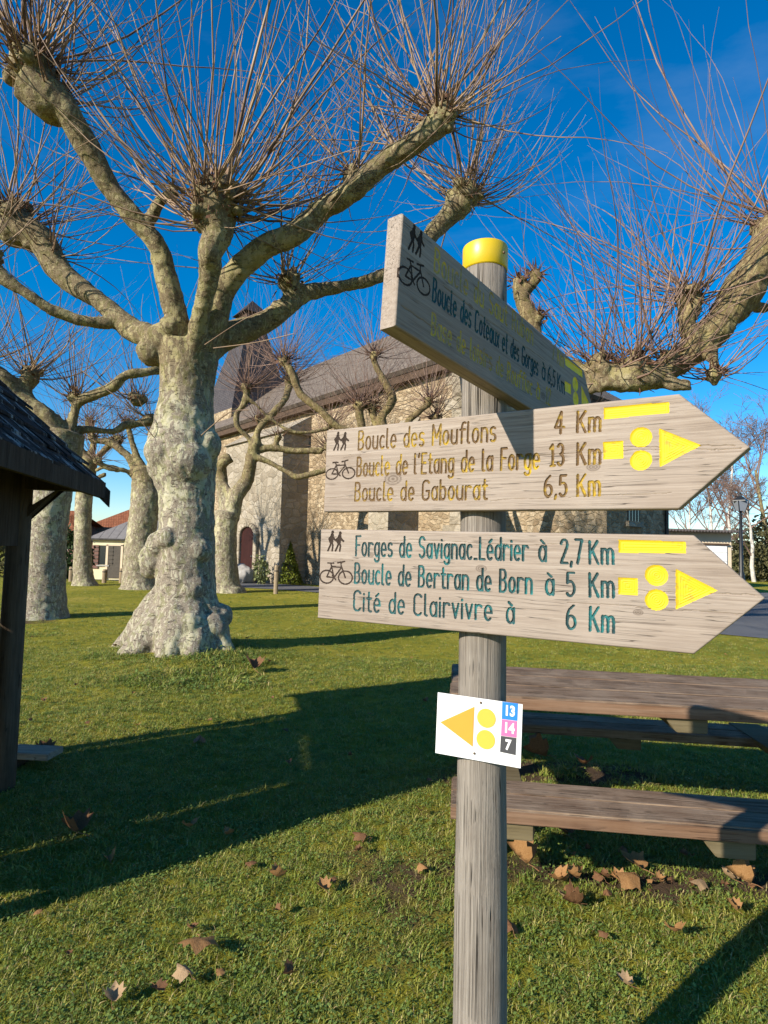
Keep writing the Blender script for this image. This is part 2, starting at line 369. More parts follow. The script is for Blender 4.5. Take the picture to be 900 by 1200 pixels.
def m_rows(name, c1, c2, mort, w, h, lich=None, msz=0.012, dist=0.012):
    t = NT(name); c = t.co('UV')
    br = t.n('TexBrick', {'Vector': c, 'Color1': c1, 'Color2': c2, 'Mortar': mort, 'Scale': 1.0, 'Mortar Size': msz, 'Brick Width': w, 'Row Height': h, 'Bias': 0.0})
    n = t.noise(c, 2.5, 6, 0.7); f = t.noise(c, 30, 4, 0.7)
    col = t.mix(t.ramp(n, [(0.35, 0.0), (0.7, 0.55)]), br.outputs[0], tuple(k * 1.35 for k in c2))
    col = t.mix(t.ramp(f, [(0.3, 0.45), (0.6, 0.0)]), col, mort)
    if lich: col = t.mix(t.ramp(t.noise(c, 7, 6, 0.75), [(0.545, 0.0), (0.60, 0.75)]), col, lich)
    return t.done(col, 0.85, t.math('ADD', t.math('MULTIPLY', f, 0.4), t.math('MULTIPLY', br.outputs['Fac'], -1.0)), dist, 1.0, 0.12)
M['slate'] = m_rows('slate', (0.125, 0.098, 0.078), (0.165, 0.13, 0.105), (0.055, 0.043, 0.035), 0.28, 0.13, (0.27, 0.24, 0.19))
M['slate_dark'] = m_rows('slate_dark', (0.055, 0.05, 0.055), (0.08, 0.072, 0.075), (0.025, 0.022, 0.024), 0.24, 0.12)
M['slate_pale'] = m_rows('slate_pale', (0.19, 0.175, 0.165), (0.24, 0.22, 0.205), (0.12, 0.11, 0.105), 0.28, 0.14)
M['tile_red'] = m_rows('tile_red', (0.22, 0.075, 0.035), (0.30, 0.115, 0.055), (0.08, 0.03, 0.018), 0.2, 0.26, None, 0.02, 0.03)
M['sheet_grey'] = m_rows('sheet_grey', (0.17, 0.155, 0.15), (0.215, 0.20, 0.19), (0.06, 0.055, 0.055), 0.55, 6.0, None, 0.03, 0.03)
M['shingle'] = m_rows('shingle', (0.020, 0.018, 0.018), (0.034, 0.03, 0.028), (0.008, 0.007, 0.007), 0.12, 0.30, (0.34, 0.34, 0.33), 0.008, 0.01)
M['cream'] = m_plain('cream', (0.66, 0.58, 0.38), 0.9, 0.06, 0.2, 0, 3)
M['cream_pale'] = m_plain('cream_pale', (0.62, 0.50, 0.36), 0.9, 0.05, 0.2, 0, 2)
M['white_paint'] = m_plain('white_paint', (0.74, 0.74, 0.72), 0.5, 0.04, 0.4, 0, 3)
M['shutter'] = m_plain('shutter', (0.075, 0.062, 0.048), 0.7, 0.2, 0.3, 0, 6)
M['shutter_red'] = m_plain('shutter_red', (0.16, 0.08, 0.06), 0.7, 0.2, 0.3, 0, 6)
M['door_red'] = m_wood('door_red', (0.032, 0.011, 0.009), (0.018, 0.007, 0.006), (0.05, 0.017, 0.014), 'Z', 12, 0.7, 0.004, 0.4, 0.05, 0.4)
M['timber'] = m_plain('timber', (0.07, 0.045, 0.03), 0.85, 0.35, 0.2, 0, 5)
M['glass'] = m_plain('glass', (0.02, 0.025, 0.03), 0.12, 0.1, 0.6)
M['iron'] = m_plain('iron', (0.02, 0.021, 0.022), 0.45, 0.2, 0.5, 0.3, 20)
M['concrete'] = m_plain('concrete', (0.33, 0.31, 0.28), 0.95, 0.15, 0.2, 0, 6)
M['lamp_glass'] = m_plain('lamp_glass', (0.20, 0.22, 0.25), 0.15, 0.05, 0.5)
M['purple'] = m_plain('purple', (0.10, 0.05, 0.22), 0.6, 0.2)
M['corrug'] = m_plain('corrug', (0.10, 0.085, 0.08), 0.7, 0.3, 0.3, 0, 5)

# ------------------------------------------------------------------ ground
def bare_at(x, y):
    n = noise.fractal(Vector((x * 1.1, y * 1.1, 3.3)), 1.0, 2.0, 4) * 0.5
    n2 = noise.noise(Vector((x * 3.1, y * 3.1, 1.0))) * 0.25
    def blob(cx, cy, rx, ry, k): return k * math.exp(-((x - cx) / rx) ** 2 - ((y - cy) / ry) ** 2)
    z = 0.10 + blob(1.05, 2.83, 0.85, 0.2, 0.62) + blob(1.2, 4.1, 0.8, 0.3, 0.8) + blob(0.25, 3.3, 0.35, 0.6, 0.36) + blob(0.15, 2.5, 0.3, 0.35, 0.2)
    z += blob(-0.1, 2.6, 0.5, 0.7, 0.18) + blob(2.0, 2.75, 0.5, 0.25, 0.45)
    z += blob(TREE0.x, TREE0.y - .4, 0.9, 0.5, 0.25) + blob(-6.4, 11.0, 1.0, .8, 0.6) + blob(-1.6, 3.2, .25, .2, .45)
    return max(0.0, min(1.0, z + n * 0.5 + n2 * 0.9))
def axis(fine_a, fine_b, step, far_a, far_b):
    a = [fine_a]; s = step
    while a[-1] > far_a: s *= 1.35; a.append(a[-1] - s)
    b = [fine_b]; s = step
    while b[-1] < far_b: s *= 1.35; b.append(b[-1] + s)
    return sorted(a[1:]) + list(np.arange(fine_a, fine_b, step)) + b
xs = axis(-9.0, 6.0, 0.11, -900, 900); ys = axis(0.4, 13.0, 0.11, -300, 1500)
gv = [(x, y, gz(x, y)) for y in ys for x in xs]; nx = len(xs)
gf = [(j * nx + i, j * nx + i + 1, (j + 1) * nx + i + 1, (j + 1) * nx + i) for j in range(len(ys) - 1) for i in range(nx - 1)]
gm = bpy.data.meshes.new('ground'); gm.from_pydata(gv, [], gf); gm.update()
ba = gm.attributes.new('bare', 'FLOAT', 'POINT')
ba.data.foreach_set('value', [bare_at(x, y) if (-12 < x < 8 and y < 16) else 0.12 for x, y, z in gv])
tag(link('ground', gm, M['ground'], smooth=True), kind='structure')

ROAD = [(-16, 25.4), (-9, 23.4), (-5.6, 21.6), (-2.5, 20.3), (0.4, 17.6), (3.2, 14.6), (6.56, 11.5), (9.5, 9.6), (14, 5), (40, -6), (60, 27.8), (14, 28.2), (9.5, 20.0), (6.2, 17.0), (4.6, 17.2), (1.6, 19.0), (-1.6, 22.2), (-5.0, 24.6), (-9, 26.6), (-16, 29)]
def in_poly(x, y, poly):
    c = False; j = len(poly) - 1
    for i in range(len(poly)):
        (xi, yi), (xj, yj) = poly[i], poly[j]
        if (yi > y) != (yj > y) and x < (xj - xi) * (y - yi) / (yj - yi) + xi: c = not c
        j = i
    return c
def smooth_poly(poly, k=1):
    for _ in range(k):
        o = []
        for i in range(len(poly)):
            a, b = poly[i], poly[(i + 1) % len(poly)]
            o += [(a[0] * .75 + b[0] * .25, a[1] * .75 + b[1] * .25), (a[0] * .25 + b[0] * .75, a[1] * .25 + b[1] * .75)]
        poly = o
    return poly
bm = bmesh.new()
f = bm.faces.new([bm.verts.new((x, y, 0.0)) for x, y in smooth_poly(ROAD, 2)])
if f.normal.z < 0: f.normal_flip()
bmesh.ops.triangulate(bm, faces=[f])
bmesh.ops.subdivide_edges(bm, edges=[e for e in bm.edges if e.calc_length() > 2], cuts=3, use_grid_fill=True)
for v in bm.verts: v.co.z = gz(v.co.x, v.co.y) + 0.012
me = bpy.data.meshes.new('road'); bm.to_mesh(me); bm.free()
tag(link('road', me, M['asphalt']), kind='structure')
me = MB()
for k in range(11):
    a = -24.5 + k * 1.02; me.box((a, 36.9, gz(a, 36.9) + .05), (1.0, .3, .16))
tag(me.build('kerb', M['concrete'], org=(0, 0, 0), bevel=.02), kind='structure')
# ------------------------------------------------------------------ church
EAVE = 7.6
def at_height(px, py, z):
    d = ray(px, py); t = (z - CAM_H) / d.z; return Vector((d.x * t, d.y * t, 0))
W0 = at_height(256, 504, EAVE); W1 = at_height(520, 421, EAVE)
wd = (W1 - W0).normalized(); wi = Vector((-wd.y, wd.x, 0))          # along the wall, and into the building
if wi.y < 0: wi = -wi
def wt(px, off=0.0, py=600):       # distance along the wall (moved inwards by off) met by an image column
    d = ray(px, py); o = W0 + wi * off
    return (d.x * o.y - o.x) / (wd.x - d.x * wd.y)
def WP(t, off, z): return W0 + wd * t + wi * off + Vector((0, 0, z))
church = empty('church', W0, 'old rubble-stone church with brown slate roof and buttresses behind the pollarded trees', 'church')
cx = church.location
tL, tR = wt(226), wt(540)
DEPTH = 10.6; RH = 12.1; HIP = 5.6
def wall_box(mb, t0, t1, o0, o1, z0, z1):
    a = [WP(t0, o0, z0), WP(t1, o0, z0), WP(t1, o1, z0), WP(t0, o1, z0)]
    mb.prism(a, (0, 0, z1 - z0)); return mb
def fixn(o):
    bm = bmesh.new(); bm.from_mesh(o.data); bmesh.ops.recalc_face_normals(bm, faces=bm.faces); bm.to_mesh(o.data); bm.free(); return o
mb = MB(); wall_box(mb, tL, tR, 0, DEPTH, -0.3, EAVE - 0.05); fixn(mb.build('nave_wall', M['rubble'], church))
# quoins at the nave corner
mb = MB()
for k in range(19):
    l = 0.75 if k % 2 else 0.45
    wall_box(mb, tR - l, tR + .025, -.025, (1.2 - l), -.1 + k * .4, -.1 + k * .4 + .385)
fixn(mb.build('quoin', M['ashlar'], church, bevel=.015))
ov = 0.45
eL, eR = WP(tL - .3, -ov, EAVE - .1), WP(tR + ov, -ov, EAVE - .1)
eL2, eR2 = WP(tL - .3, DEPTH + ov, EAVE - .1), WP(tR + ov, DEPTH + ov, EAVE - .1)
rL, rR = WP(tL - .3, DEPTH / 2, RH), WP(tR - HIP, DEPTH / 2, RH)
rf = quad_uv('roof', [eL, eR, rR, rL], M['slate'], church, .16)
quad_uv('roof_slope', [eR, eR2, rR], M['slate'], church, .16)
quad_uv('roof_slope', [eR2, eL2, rL, rR], M['slate'], church, .16)
mb = MB(); wall_box(mb, tL - .2, tR + .3, -.32, -.003, EAVE - .48, EAVE - .16); wall_box(mb, tR + .003, tR + .32, -.32, DEPTH, EAVE - .48, EAVE - .16)
fixn(mb.build('cornice', M['timber'], church))
mb = MB(); mb.prism([WP(tR - .1, -.02, 5.9), WP(tR - .1, -.02, 6.9), WP(tR - .1, -.42, 6.9), WP(tR - .1, -.3, 6.3)], wd * .3); fixn(mb.build('corbel', M['ashlar'], church))
# projecting bay with the door
BO = -1.25
b0, b1 = wt(262, BO), wt(329, BO)
mb = MB(); wall_box(mb, b0, b1, BO, -.003, -.3, 6.1); bay = fixn(mb.build('porch', M['ashlar'], church))
mb = MB()
mb.prism([WP(b0 - .1, BO - .12, 6.1), WP(b0 - .1, -.003, 6.1), WP(b0 - .1, -.003, 6.95)], wd * (b1 - b0 + .2)); fixn(mb.build('porch_cap', M['ashlar'], church))
d0, d1 = wt(285.5, BO), wt(301.5, BO); dm = (d0 + d1) / 2; hw = (d1 - d0) / 2
def arch(w, h, s=10):
    pts = [(-w, 0)]; pts += [(-w * math.cos(math.pi * i / s) , h + w * .6 * math.sin(math.pi * i / s)) for i in range(s + 1)]; pts.append((w, 0)); return pts
def ring(mb, inner, outer, o0, o1):
    n = len(inner)
    for i in range(n - 1):
        q = [inner[i], outer[i], outer[i + 1], inner[i + 1]]
        mb.prism([WP(dm + x, o0, z) for x, z in q], wi * (o1 - o0))
a1 = arch(hw, 1.95); a2 = arch(hw + .28, 1.95)
mb = MB(); ring(mb, a1, a2, BO - .16, BO - .003); fixn(mb.build('door_surround', M['ashlar'], church, bevel=.02))
mb = MB(); mb.prism([WP(dm + x, BO - .045, z + .02) for x, z in a1], wi * .04); dr = fixn(mb.build('door', M['door_red'], church))
mb = MB(); c_ = WP(dm + hw * .65, BO - .07, 1.05); mb.ball(c_, .045, 8, 6); mb.build('handle', M['iron'], dr, org=cx)
mb = MB(); wall_box(mb, d0 - .5, d1 + .5, BO - .7, BO - .003, -.2, .16); fixn(mb.build('door_step', M['ashlar'], church, bevel=.02))
# second buttress, sloping top
q0, q1 = wt(432, -1.3), wt(455, -1.3)
mb = MB(); mb.prism([WP(q0, -.003, -.3), WP(q0, -1.3, -.3), WP(q0, -1.3, 4.3), WP(q0, -.003, 5.9)], wd * (q1 - q0)); fixn(mb.build('buttress', M['ashlar'], church))
# wall lantern
lp = WP(wt(356), 0, 0); lz = P(356, 604, lp.y).z
mb = MB(); mb.box(WP(wt(356), -.30, lz), (.24, .24, .36)); mb.box(WP(wt(356), -.30, lz + .23), (.3, .3, .07)); mb.tube([WP(wt(356), -.003, lz + .05), WP(wt(356), -.2, lz + .05)], [.03, .03], 6)
mb.build('wall_lantern', M['iron'], church)
# bell tower roof
tc_ = P(291, 470, 34.5); tc_.z = 0
def sq(h, z): return [tc_ + wd * a * h + wi * b * h + Vector((0, 0, z)) for a, b in ((-1, -1), (1, -1), (1, 1), (-1, 1))]
s0, s1, s2, s3 = sq(2.05, 6.5), sq(1.95, 8.9), sq(.62, 14.2), sq(.7, 14.6)
mb = MB(); mb.add(s0 + s1, [(3, 2, 1, 0), (4, 5, 6, 7)] + [(i, (i + 1) % 4, 4 + (i + 1) % 4, 4 + i) for i in range(4)]); fixn(mb.build('bell_tower', M['rubble'], church))
for i in range(4):
    quad_uv('spire_roof', [s1[i] + (s1[i] - tc_).normalized() * 0, s1[(i + 1) % 4], s2[(i + 1) % 4], s2[i]], M['slate_dark'], church, .1)
s4 = sq(.62, 14.15); s5 = sq(.62, 15.0); ap = tc_ + Vector((0, 0, 16.0)); s6 = sq(.85, 15.0)
mb = MB(); mb.add(s4 + s5, [(3, 2, 1, 0), (4, 5, 6, 7)] + [(i, (i + 1) % 4, 4 + (i + 1) % 4, 4 + i) for i in range(4)]); fixn(mb.build('belfry', M['timber'], church))
mb = MB(); mb.add(s6 + [ap], [(3, 2, 1, 0)] + [(i, (i + 1) % 4, 4) for i in range(4)]); fixn(mb.build('belfry_cap', M['slate_dark'], church))
# lower annex at the right
n0, n1 = wt(550, -.1), wt(711, -.1); AH = 3.7
e1 = WP(n1, -.1, 0); dd = ray(782, 610); sdep = (dd.x * e1.y - e1.x) / (wi.x - dd.x * wi.y)
mb = MB(); wall_box(mb, n0, n1, -.1, -.1 + sdep, -.3, AH); fixn(mb.build('annex_wall', M['rubble'], church))
A_ = [WP(n0, -.45, AH - .1), WP(n1 + .35, -.45, AH - .1), WP(n1 + .35, sdep / 2, AH + 1.05), WP(n0, sdep / 2, AH + 1.05)]
quad_uv('annex_roof', A_, M['slate'], church, .1)
quad_uv('annex_roof', [WP(n1 + .35, sdep + .25, AH - .1), WP(n0, sdep + .25, AH - .1), A_[3], A_[2]], M['slate'], church, .1)
mb = MB(); mb.prism([WP(n1 - .3, -.1, AH), WP(n1 - .3, sdep - .1, AH), WP(n1 - .3, sdep / 2 - .05, AH + .95)], wd * .3); fixn(mb.build('annex_gable', M['rubble'], church))
def end_s(px): d = ray(px, 605); return (d.x * e1.y - e1.x) / (wi.x - d.x * wi.y)
w0_, w1_ = end_s(735), end_s(749); wy = e1.y + wi.y * (w0_ + w1_) / 2; wz1 = P(742, 611, wy).z
mb = MB(); o_ = -.1
mb.prism([WP(n1 + .02, o_ + w0_, wz1), WP(n1 + .02, o_ + w1_, wz1), WP(n1 + .02, o_ + w1_, wz1 + 1.0), WP(n1 + .02, o_ + w0_, wz1 + 1.0)], wd * -.015); wn_ = fixn(mb.build('window', M['glass'], church))
mb = MB()
for k in range(4):
    s_ = o_ + w0_ + (w1_ - w0_) * (k + .5) / 4; mb.tube([WP(n1 + .05, s_, wz1), WP(n1 + .05, s_, wz1 + 1.0)], [.012, .012], 5)
mb.build('window_bars', M['iron'], wn_, org=cx)
mb = MB(); wall_box(mb, n1 + .003, n1 + .09, o_ + w0_ - .08, o_ + w1_ + .08, wz1 - .14, wz1 - .003); fixn(mb.build('window_sill', M['ashlar'], wn_, org=cx))
mb = MB(); g_ = WP(n1 + .07, sdep - .28, 0); mb.tube([g_, g_ + Vector((0, 0, AH - .15))], [.05, .05], 8); mb.build('downpipe', M['iron'], church)

# ------------------------------------------------------------------ village houses at the left
def hip_house(root, x0, x1, y0, y1, zb, ze, zr, wallm, roofm, ov=.3):
    mb = MB(); mb.prism([(x0, y0, zb), (x1, y0, zb), (x1, y1, zb), (x0, y1, zb)], (0, 0, ze - zb)); fixn(mb.build('wall', wallm, root))
    a, b, c, d = Vector((x0 - ov, y0 - ov, ze - .06)), Vector((x1 + ov, y0 - ov, ze - .06)), Vector((x1 + ov, y1 + ov, ze - .06)), Vector((x0 - ov, y1 + ov, ze - .06))
    hw = (y1 - y0) / 2; ym = (y0 + y1) / 2
    r0, r1 = Vector((x0 + hw, ym, zr)), Vector((x1 - hw, ym, zr))
    for q in ([a, b, r1, r0], [b, c, r1], [c, d, r0, r1], [d, a, r0]): quad_uv('roof', q, roofm, root, .12)
def shutter_window(root, x, y, z, w, h, m, sh=True):
    mb = MB(); mb.box((x, y + .02, z + h / 2), (w, .05, h)); fr = mb.build('window', M['glass'], root)
    mb = MB(); mb.box((x, y - .02, z - .06), (w + .2, .14, .09)); mb.build('sill', M['concrete'], fr, org=root.location)
    if sh:
        for s in (-1, 1):
            mb = MB(); xx = x + s * (w * .75 + .02); mb.box((xx, y - .04, z + h / 2), (w * .48, .05, h * 1.02))
            for k in range(5): mb.box((xx, y - .08, z + h * (.1 + .2 * k)), (w * .46, .03, .05))
            mb.build('shutter', m, root)
HY = 39.0
hx = lambda px: ray(px, 650).x * HY
ZB = -.95
h1 = empty('house', (hx(108), HY, ZB), 'low cream house with grey roof and dark open shutters beyond the lawn', 'house')
hip_house(h1, hx(108), hx(108) + 11, HY, HY + 6.5, ZB - .3, 1.8, 4.1, M['cream'], M['sheet_grey'])
mb = MB(); dx_ = hx(134.5); mb.box((dx_, HY - .02, ZB + 1.2), (.75, .06, 2.1)); mb.build('door', M['shutter'], h1)
shutter_window(h1, hx(121.5), HY, ZB + 1.0, .62, 1.25, M['shutter'])
mb = MB()
for k_ in (-1, 1): mb.box((dx_ + k_ * .48, HY - .05, ZB + 1.2), (.14, .06, 2.2))
mb.box((dx_, HY - .05, ZB + 2.3), (1.1, .06, .12)); mb.build('door_frame', M['cream_pale'], h1)
for px_ in (120.5, 129):
    pass
mb = MB(); mb.box((hx(109.5), HY - .04, ZB + 1.5), (.7, .06, 1.5)); mb.build('shutter', M['shutter_red'], h1)
mb = MB(); mb.box((hx(108) + 5.5, HY - .03, 1.66), (11.02, .08, .16)); mb.build('wall_plate', M['cream_pale'], h1)
mb = MB(); c0 = Vector((hx(148), HY + 2.2, 3.9)); mb.box(c0, (.62, .62, 2.6)); mb.box(c0 + Vector((0, 0, 1.34)), (.74, .74, .1)); ch = mb.build('chimney', M['concrete'], h1)
h2 = empty('house', (hx(95) * 1.2, 47.5, ZB), 'house with an orange-red tiled roof showing over the grey-roofed cream house', 'house')
k2 = 47.5
hip_house(h2, ray(84, 620).x * k2, ray(84, 620).x * k2 + 13, k2, k2 + 8, ZB - .3, 2.2, 4.9, M['cream_pale'], M['tile_red'])
k3 = 43.0
h3 = empty('house', (ray(50, 620).x * k3, k3, ZB), 'house with a dark red tiled roof seen between the left trees and the shelter', 'house')
hip_house(h3, ray(10, 620).x * k3, ray(98, 620).x * k3, k3, k3 + 7, ZB - .3, 1.5, 3.9, M['concrete'], M['tile_red'])
mb = MB(); x3 = ray(86, 650).x * k3; mb.box((x3, k3 - .02, ZB + 1.0), (.8, .06, 1.9)); mb.build('door', M['shutter_red'], h3)

# ------------------------------------------------------------------ garage and lamp at the right
GY = 24.4
gx = lambda px: ray(px, 640).x * GY
gar = empty('garage', (gx(815), GY, 0), 'low cream garage with a white door and dark corrugated roof across the road', 'garage')
mb = MB(); mb.box(((gx(778) + gx(857)) / 2, GY + 2.6, 1.15), (gx(857) - gx(778), 5.2, 2.9)); mb.build('wall', M['cream_pale'], gar)
mb = MB(); d_ = gx(851) - gx(818)
mb.box(((gx(818) + gx(851)) / 2, GY - .02, 1.0), (d_, .07, 2.0))
for k in range(5): mb.box(((gx(818) + gx(851)) / 2, GY - .062, .3 + k * .36), (d_ * .98, .02, .02))
mb.build('garage_door', M['white_paint'], gar)
mb = MB(); mb.box(((gx(818) + gx(851)) / 2, GY - .05, 2.05), (d_ + .16, .1, .08)); mb.build('lintel', M['timber'], gar)
bm = bmesh.new(); nn_ = 120; xa, xb = gx(775), gx(864)
for s in (0, 1):
    for yy in (GY - .55, GY + 5.6):
        for i in range(nn_): bm.verts.new((xa + (xb - xa) * i / (nn_ - 1), yy, 2.62 + (yy - GY) * .05 + .03 * math.sin(i * 1.3) - s * .05))
bm.verts.ensure_lookup_table(); V_ = bm.verts
for i in range(nn_ - 1):
    bm.faces.new((V_[i], V_[i + 1], V_[nn_ + i + 1], V_[nn_ + i])); bm.faces.new((V_[2 * nn_ + i + 1], V_[2 * nn_ + i], V_[3 * nn_ + i], V_[3 * nn_ + i + 1]))
    bm.faces.new((V_[i + 1], V_[i], V_[2 * nn_ + i], V_[2 * nn_ + i + 1]))
me = bpy.data.meshes.new('roof'); bm.to_mesh(me); bm.free(); me.transform(Matrix.Translation(-gar.location)); link('roof', me, M['corrug'], gar)

LY = 22.0
lb = P(869, 690, LY); lb.z = 0
lamp = empty('street_lamp', lb, 'black street lamp with a lantern head in front of the bare birches', 'street lamp')
zt = P(863, 583, LY).z
mb = MB(); mb.tube([lb, lb + Vector((0, 0, .1)), lb + Vector((0, 0, .9)), lb + Vector((0, 0, 1.0)), lb + Vector((0, 0, zt - .5))], [.17, .16, .11, .075, .045], 12); mb.build('pole', M['iron'], lamp, smooth=True)
mb = MB(); z0 = zt - .5
mb.add([lb + Vector((sx * .11, sy * .11, z0)) for sx, sy in ((-1, -1), (1, -1), (1, 1), (-1, 1))] + [lb + Vector((sx * .19, sy * .19, z0 + .36)) for sx, sy in ((-1, -1), (1, -1), (1, 1), (-1, 1))], [(3, 2, 1, 0), (4, 5, 6, 7)] + [(i, (i + 1) % 4, 4 + (i + 1) % 4, 4 + i) for i in range(4)])
mb.build('lantern_glass', M['lamp_glass'], lamp)
mb = MB()
for sx, sy in ((-1, -1), (1, -1), (1, 1), (-1, 1)): mb.tube([lb + Vector((sx * .115, sy * .115, z0 - .02)), lb + Vector((sx * .2, sy * .2, z0 + .37))], [.014, .014], 5)
mb.tube([lb + Vector((0, 0, z0 + .36)), lb + Vector((0, 0, z0 + .40)), lb + Vector((0, 0, z0 + .56)), lb + Vector((0, 0, z0 + .62))], [.30, .29, .07, .03], 4)
mb.ball(lb + Vector((0, 0, z0 + .65)), .04, 8, 6); mb.build('lantern_cap', M['iron'], lamp)

# wooden bollards along the lawn edge
BOLL = [((122, 683), 16, 'wooden bollard in front of the open dark shutters of the cream house'), ((142, 683), 17, 'wooden bollard just left of the leaning plane trunk'),
        ((83, 681), 17, 'wooden bollard left of the slim mottled plane trunk'), ((323, 696), 34, 'tall pale wooden bollard in front of the church buttress')]
for (px_, py_), hpx, lab in BOLL:
    g = G(px_, py_); g.z = gz(g.x, g.y); h = hpx / 700 * g.y * .98; r_ = 5.2 / 700 * g.y / 2 * 1.0
    b = empty('bollard', g, lab, 'bollard', 'wooden bollards edging the lawn')
    mb = MB(); mb.tube([g - Vector((0, 0, .2)), g + Vector((0, 0, h - .05)), g + Vector((0, 0, h))], [r_, r_ * .97, r_ * .8], 10); mb.build('post', M['bollard_wood'], b)
    mb = MB(); mb.tube([g + Vector((0, 0, h * .78)), g + Vector((0, 0, h * .78 + .035))], [r_ * 1.04, r_ * 1.04], 10); mb.build('band', M['iron'], b)
# ------------------------------------------------------------------ pollarded plane trees
def catmull(pts, k=4):
    """smooth curve through (Vector, radius) points"""
    o = []; n = len(pts)
    for i in range(n - 1):
        p0, p1, p2, p3 = pts[max(i - 1, 0)], pts[i], pts[i + 1], pts[min(i + 2, n - 1)]
        for j in range(k):
            t = j / k; t2 = t * t; t3 = t2 * t
            f = lambda a, b, c, d: 0.5 * (2 * b + (c - a) * t + (2 * a - 5 * b + 4 * c - d) * t2 + (3 * b - a - 3 * c + d) * t3)
            o.append((f(p0[0], p1[0], p2[0], p3[0]), max(.006, f(p0[1], p1[1], p2[1], p3[1]))))
    o.append(pts[-1]); return o
def limb(mb, pts, n=12, k=4):
    c = catmull(pts, k); mb.tube([p for p, r in c], [r for p, r in c], n)
def pix(spec, Y0):
    """(px, py, width_px, dY) -> (point, radius)"""
    o = []
    for px, py, w, dy in spec:
        Y = Y0 + dy; p = P(px, py, Y); o.append((p, w / 2 * (p - Vector((0, 0, CAM_H))).length / F_PX * 0.98))
    return o
def fuse(mb, voxel, smooth_it, name, org, amp, freq, seed=0.0, lumps=0.0):
    me = mb.mesh('tmp'); o = bpy.data.objects.new('tmp', me); COL.objects.link(o)
    m = o.modifiers.new('r', 'REMESH'); m.mode = 'VOXEL'; m.voxel_size = voxel; m.use_smooth_shade = True
    s = o.modifiers.new('s', 'SMOOTH'); s.factor = 0.5; s.iterations = smooth_it
    dg = bpy.context.evaluated_depsgraph_get()
    out = bpy.data.meshes.new_from_object(o.evaluated_get(dg)); out.name = name
    bpy.data.objects.remove(o)
    n = len(out.vertices); co = np.empty(n * 3); out.vertices.foreach_get('co', co); co = co.reshape(-1, 3)
    nr = np.empty(n * 3); out.vertex_normals.foreach_get('vector', nr); nr = nr.reshape(-1, 3)
    d = np.empty(n)
    for i in range(n):
        v = Vector(co[i]) * freq + Vector((seed, 0, 0))
        d[i] = amp * (noise.noise(v) * 1.0 + 0.5 * noise.noise(v * 2.3) + 0.3 * noise.noise(v * 5.1)) + lumps * max(0, noise.noise(v * .45 + Vector((9, 9, 9)))) ** 2
    co += nr * d[:, None]; co -= np.array(org)
    out.vertices.foreach_set('co', co.ravel()); out.update()
    return out
UP = Vector((0, 0, 1))
def rdir(): 
    while True:
        v = Vector((rng.uniform(-1, 1), rng.uniform(-1, 1), rng.uniform(-1, 1)))
        if .05 < v.length < 1: return v.normalized()
def shoots(head, R0, axis, n, L, r0, spread=1.0, seg=6, sides=4, lift=0.24, wob=0.115, low=-0.38, parent=None, m=None, org=None, thick=.15):
    """long one-year whips fanning from a pollard head"""
    mb = MB(); axis = Vector(axis).normalized()
    for i in range(n):
        for _ in range(30):
            d = (rdir() * spread + axis * 0.28).normalized()
            if d.z > low: break
        ln = L * rng.uniform(.35, 1.0) ** .8 * (1.0 if d.z > .15 else .72)
        r = r0 * rng.uniform(.5, 1.3)
        if rng.random() < thick: r *= 1.5; ln *= 1.15
        p = head + d * R0 * rng.uniform(.5, .9) + rdir() * R0 * .55
        pts = [p]; rad = [r * 1.25]; dd = d.copy(); bend = rdir() * wob * rng.uniform(.2, 1.3); lf = lift * rng.uniform(-.15, 1.9)
        for k in range(seg):
            dd = (dd + UP * lf * (1.15 - dd.z) + bend + rdir() * wob * .9).normalized()
            p = p + dd * ln / seg; pts.append(p); rad.append(r * (1 - .82 * (k + 1) / seg))
        mb.tube(pts, rad, sides, cap=False)
    me = mb.mesh('shoots', org); return link('shoots', me, m or M['shoot'], parent, smooth=True)
def tuft(head, R0, n, parent, org, size=.05):
    """brown stubs, snags and withered leaves caught at a pollard head"""
    mb = MB()
    for i in range(n):
        d = (rdir() + UP * .5).normalized(); c = head + d * R0 * rng.uniform(.75, 1.25)
        u = rdir(); w = d.cross(u).normalized(); s = size * rng.uniform(.5, 1.3)
        if rng.random() < .55:
            a = c; b = c + (d + rdir() * .5).normalized() * s * 2.4
            mb.tube([a, (a + b) / 2 + rdir() * s * .2, b], [s * .16, s * .12, s * .05], 4, cap=False)
        else:
            mb.add([c, c + u * s, c + u * s * .8 + w * s * .8 + d * s * .3, c + w * s + d * s * .2], [(0, 1, 2, 3)])
    return link('dead_leaves', mb.mesh('dead_leaves', org), M['dead_leaf'], parent)
def head_lumps(mb, c, r, n=6):
    mb.ball(c, r * .9, 10, 7)
    for i in range(n + 8):
        d = (rdir() + UP * .35).normalized(); mb.ball(c + d * r * rng.uniform(.6, 1.1), r * rng.uniform(.18, .42), 8, 6)

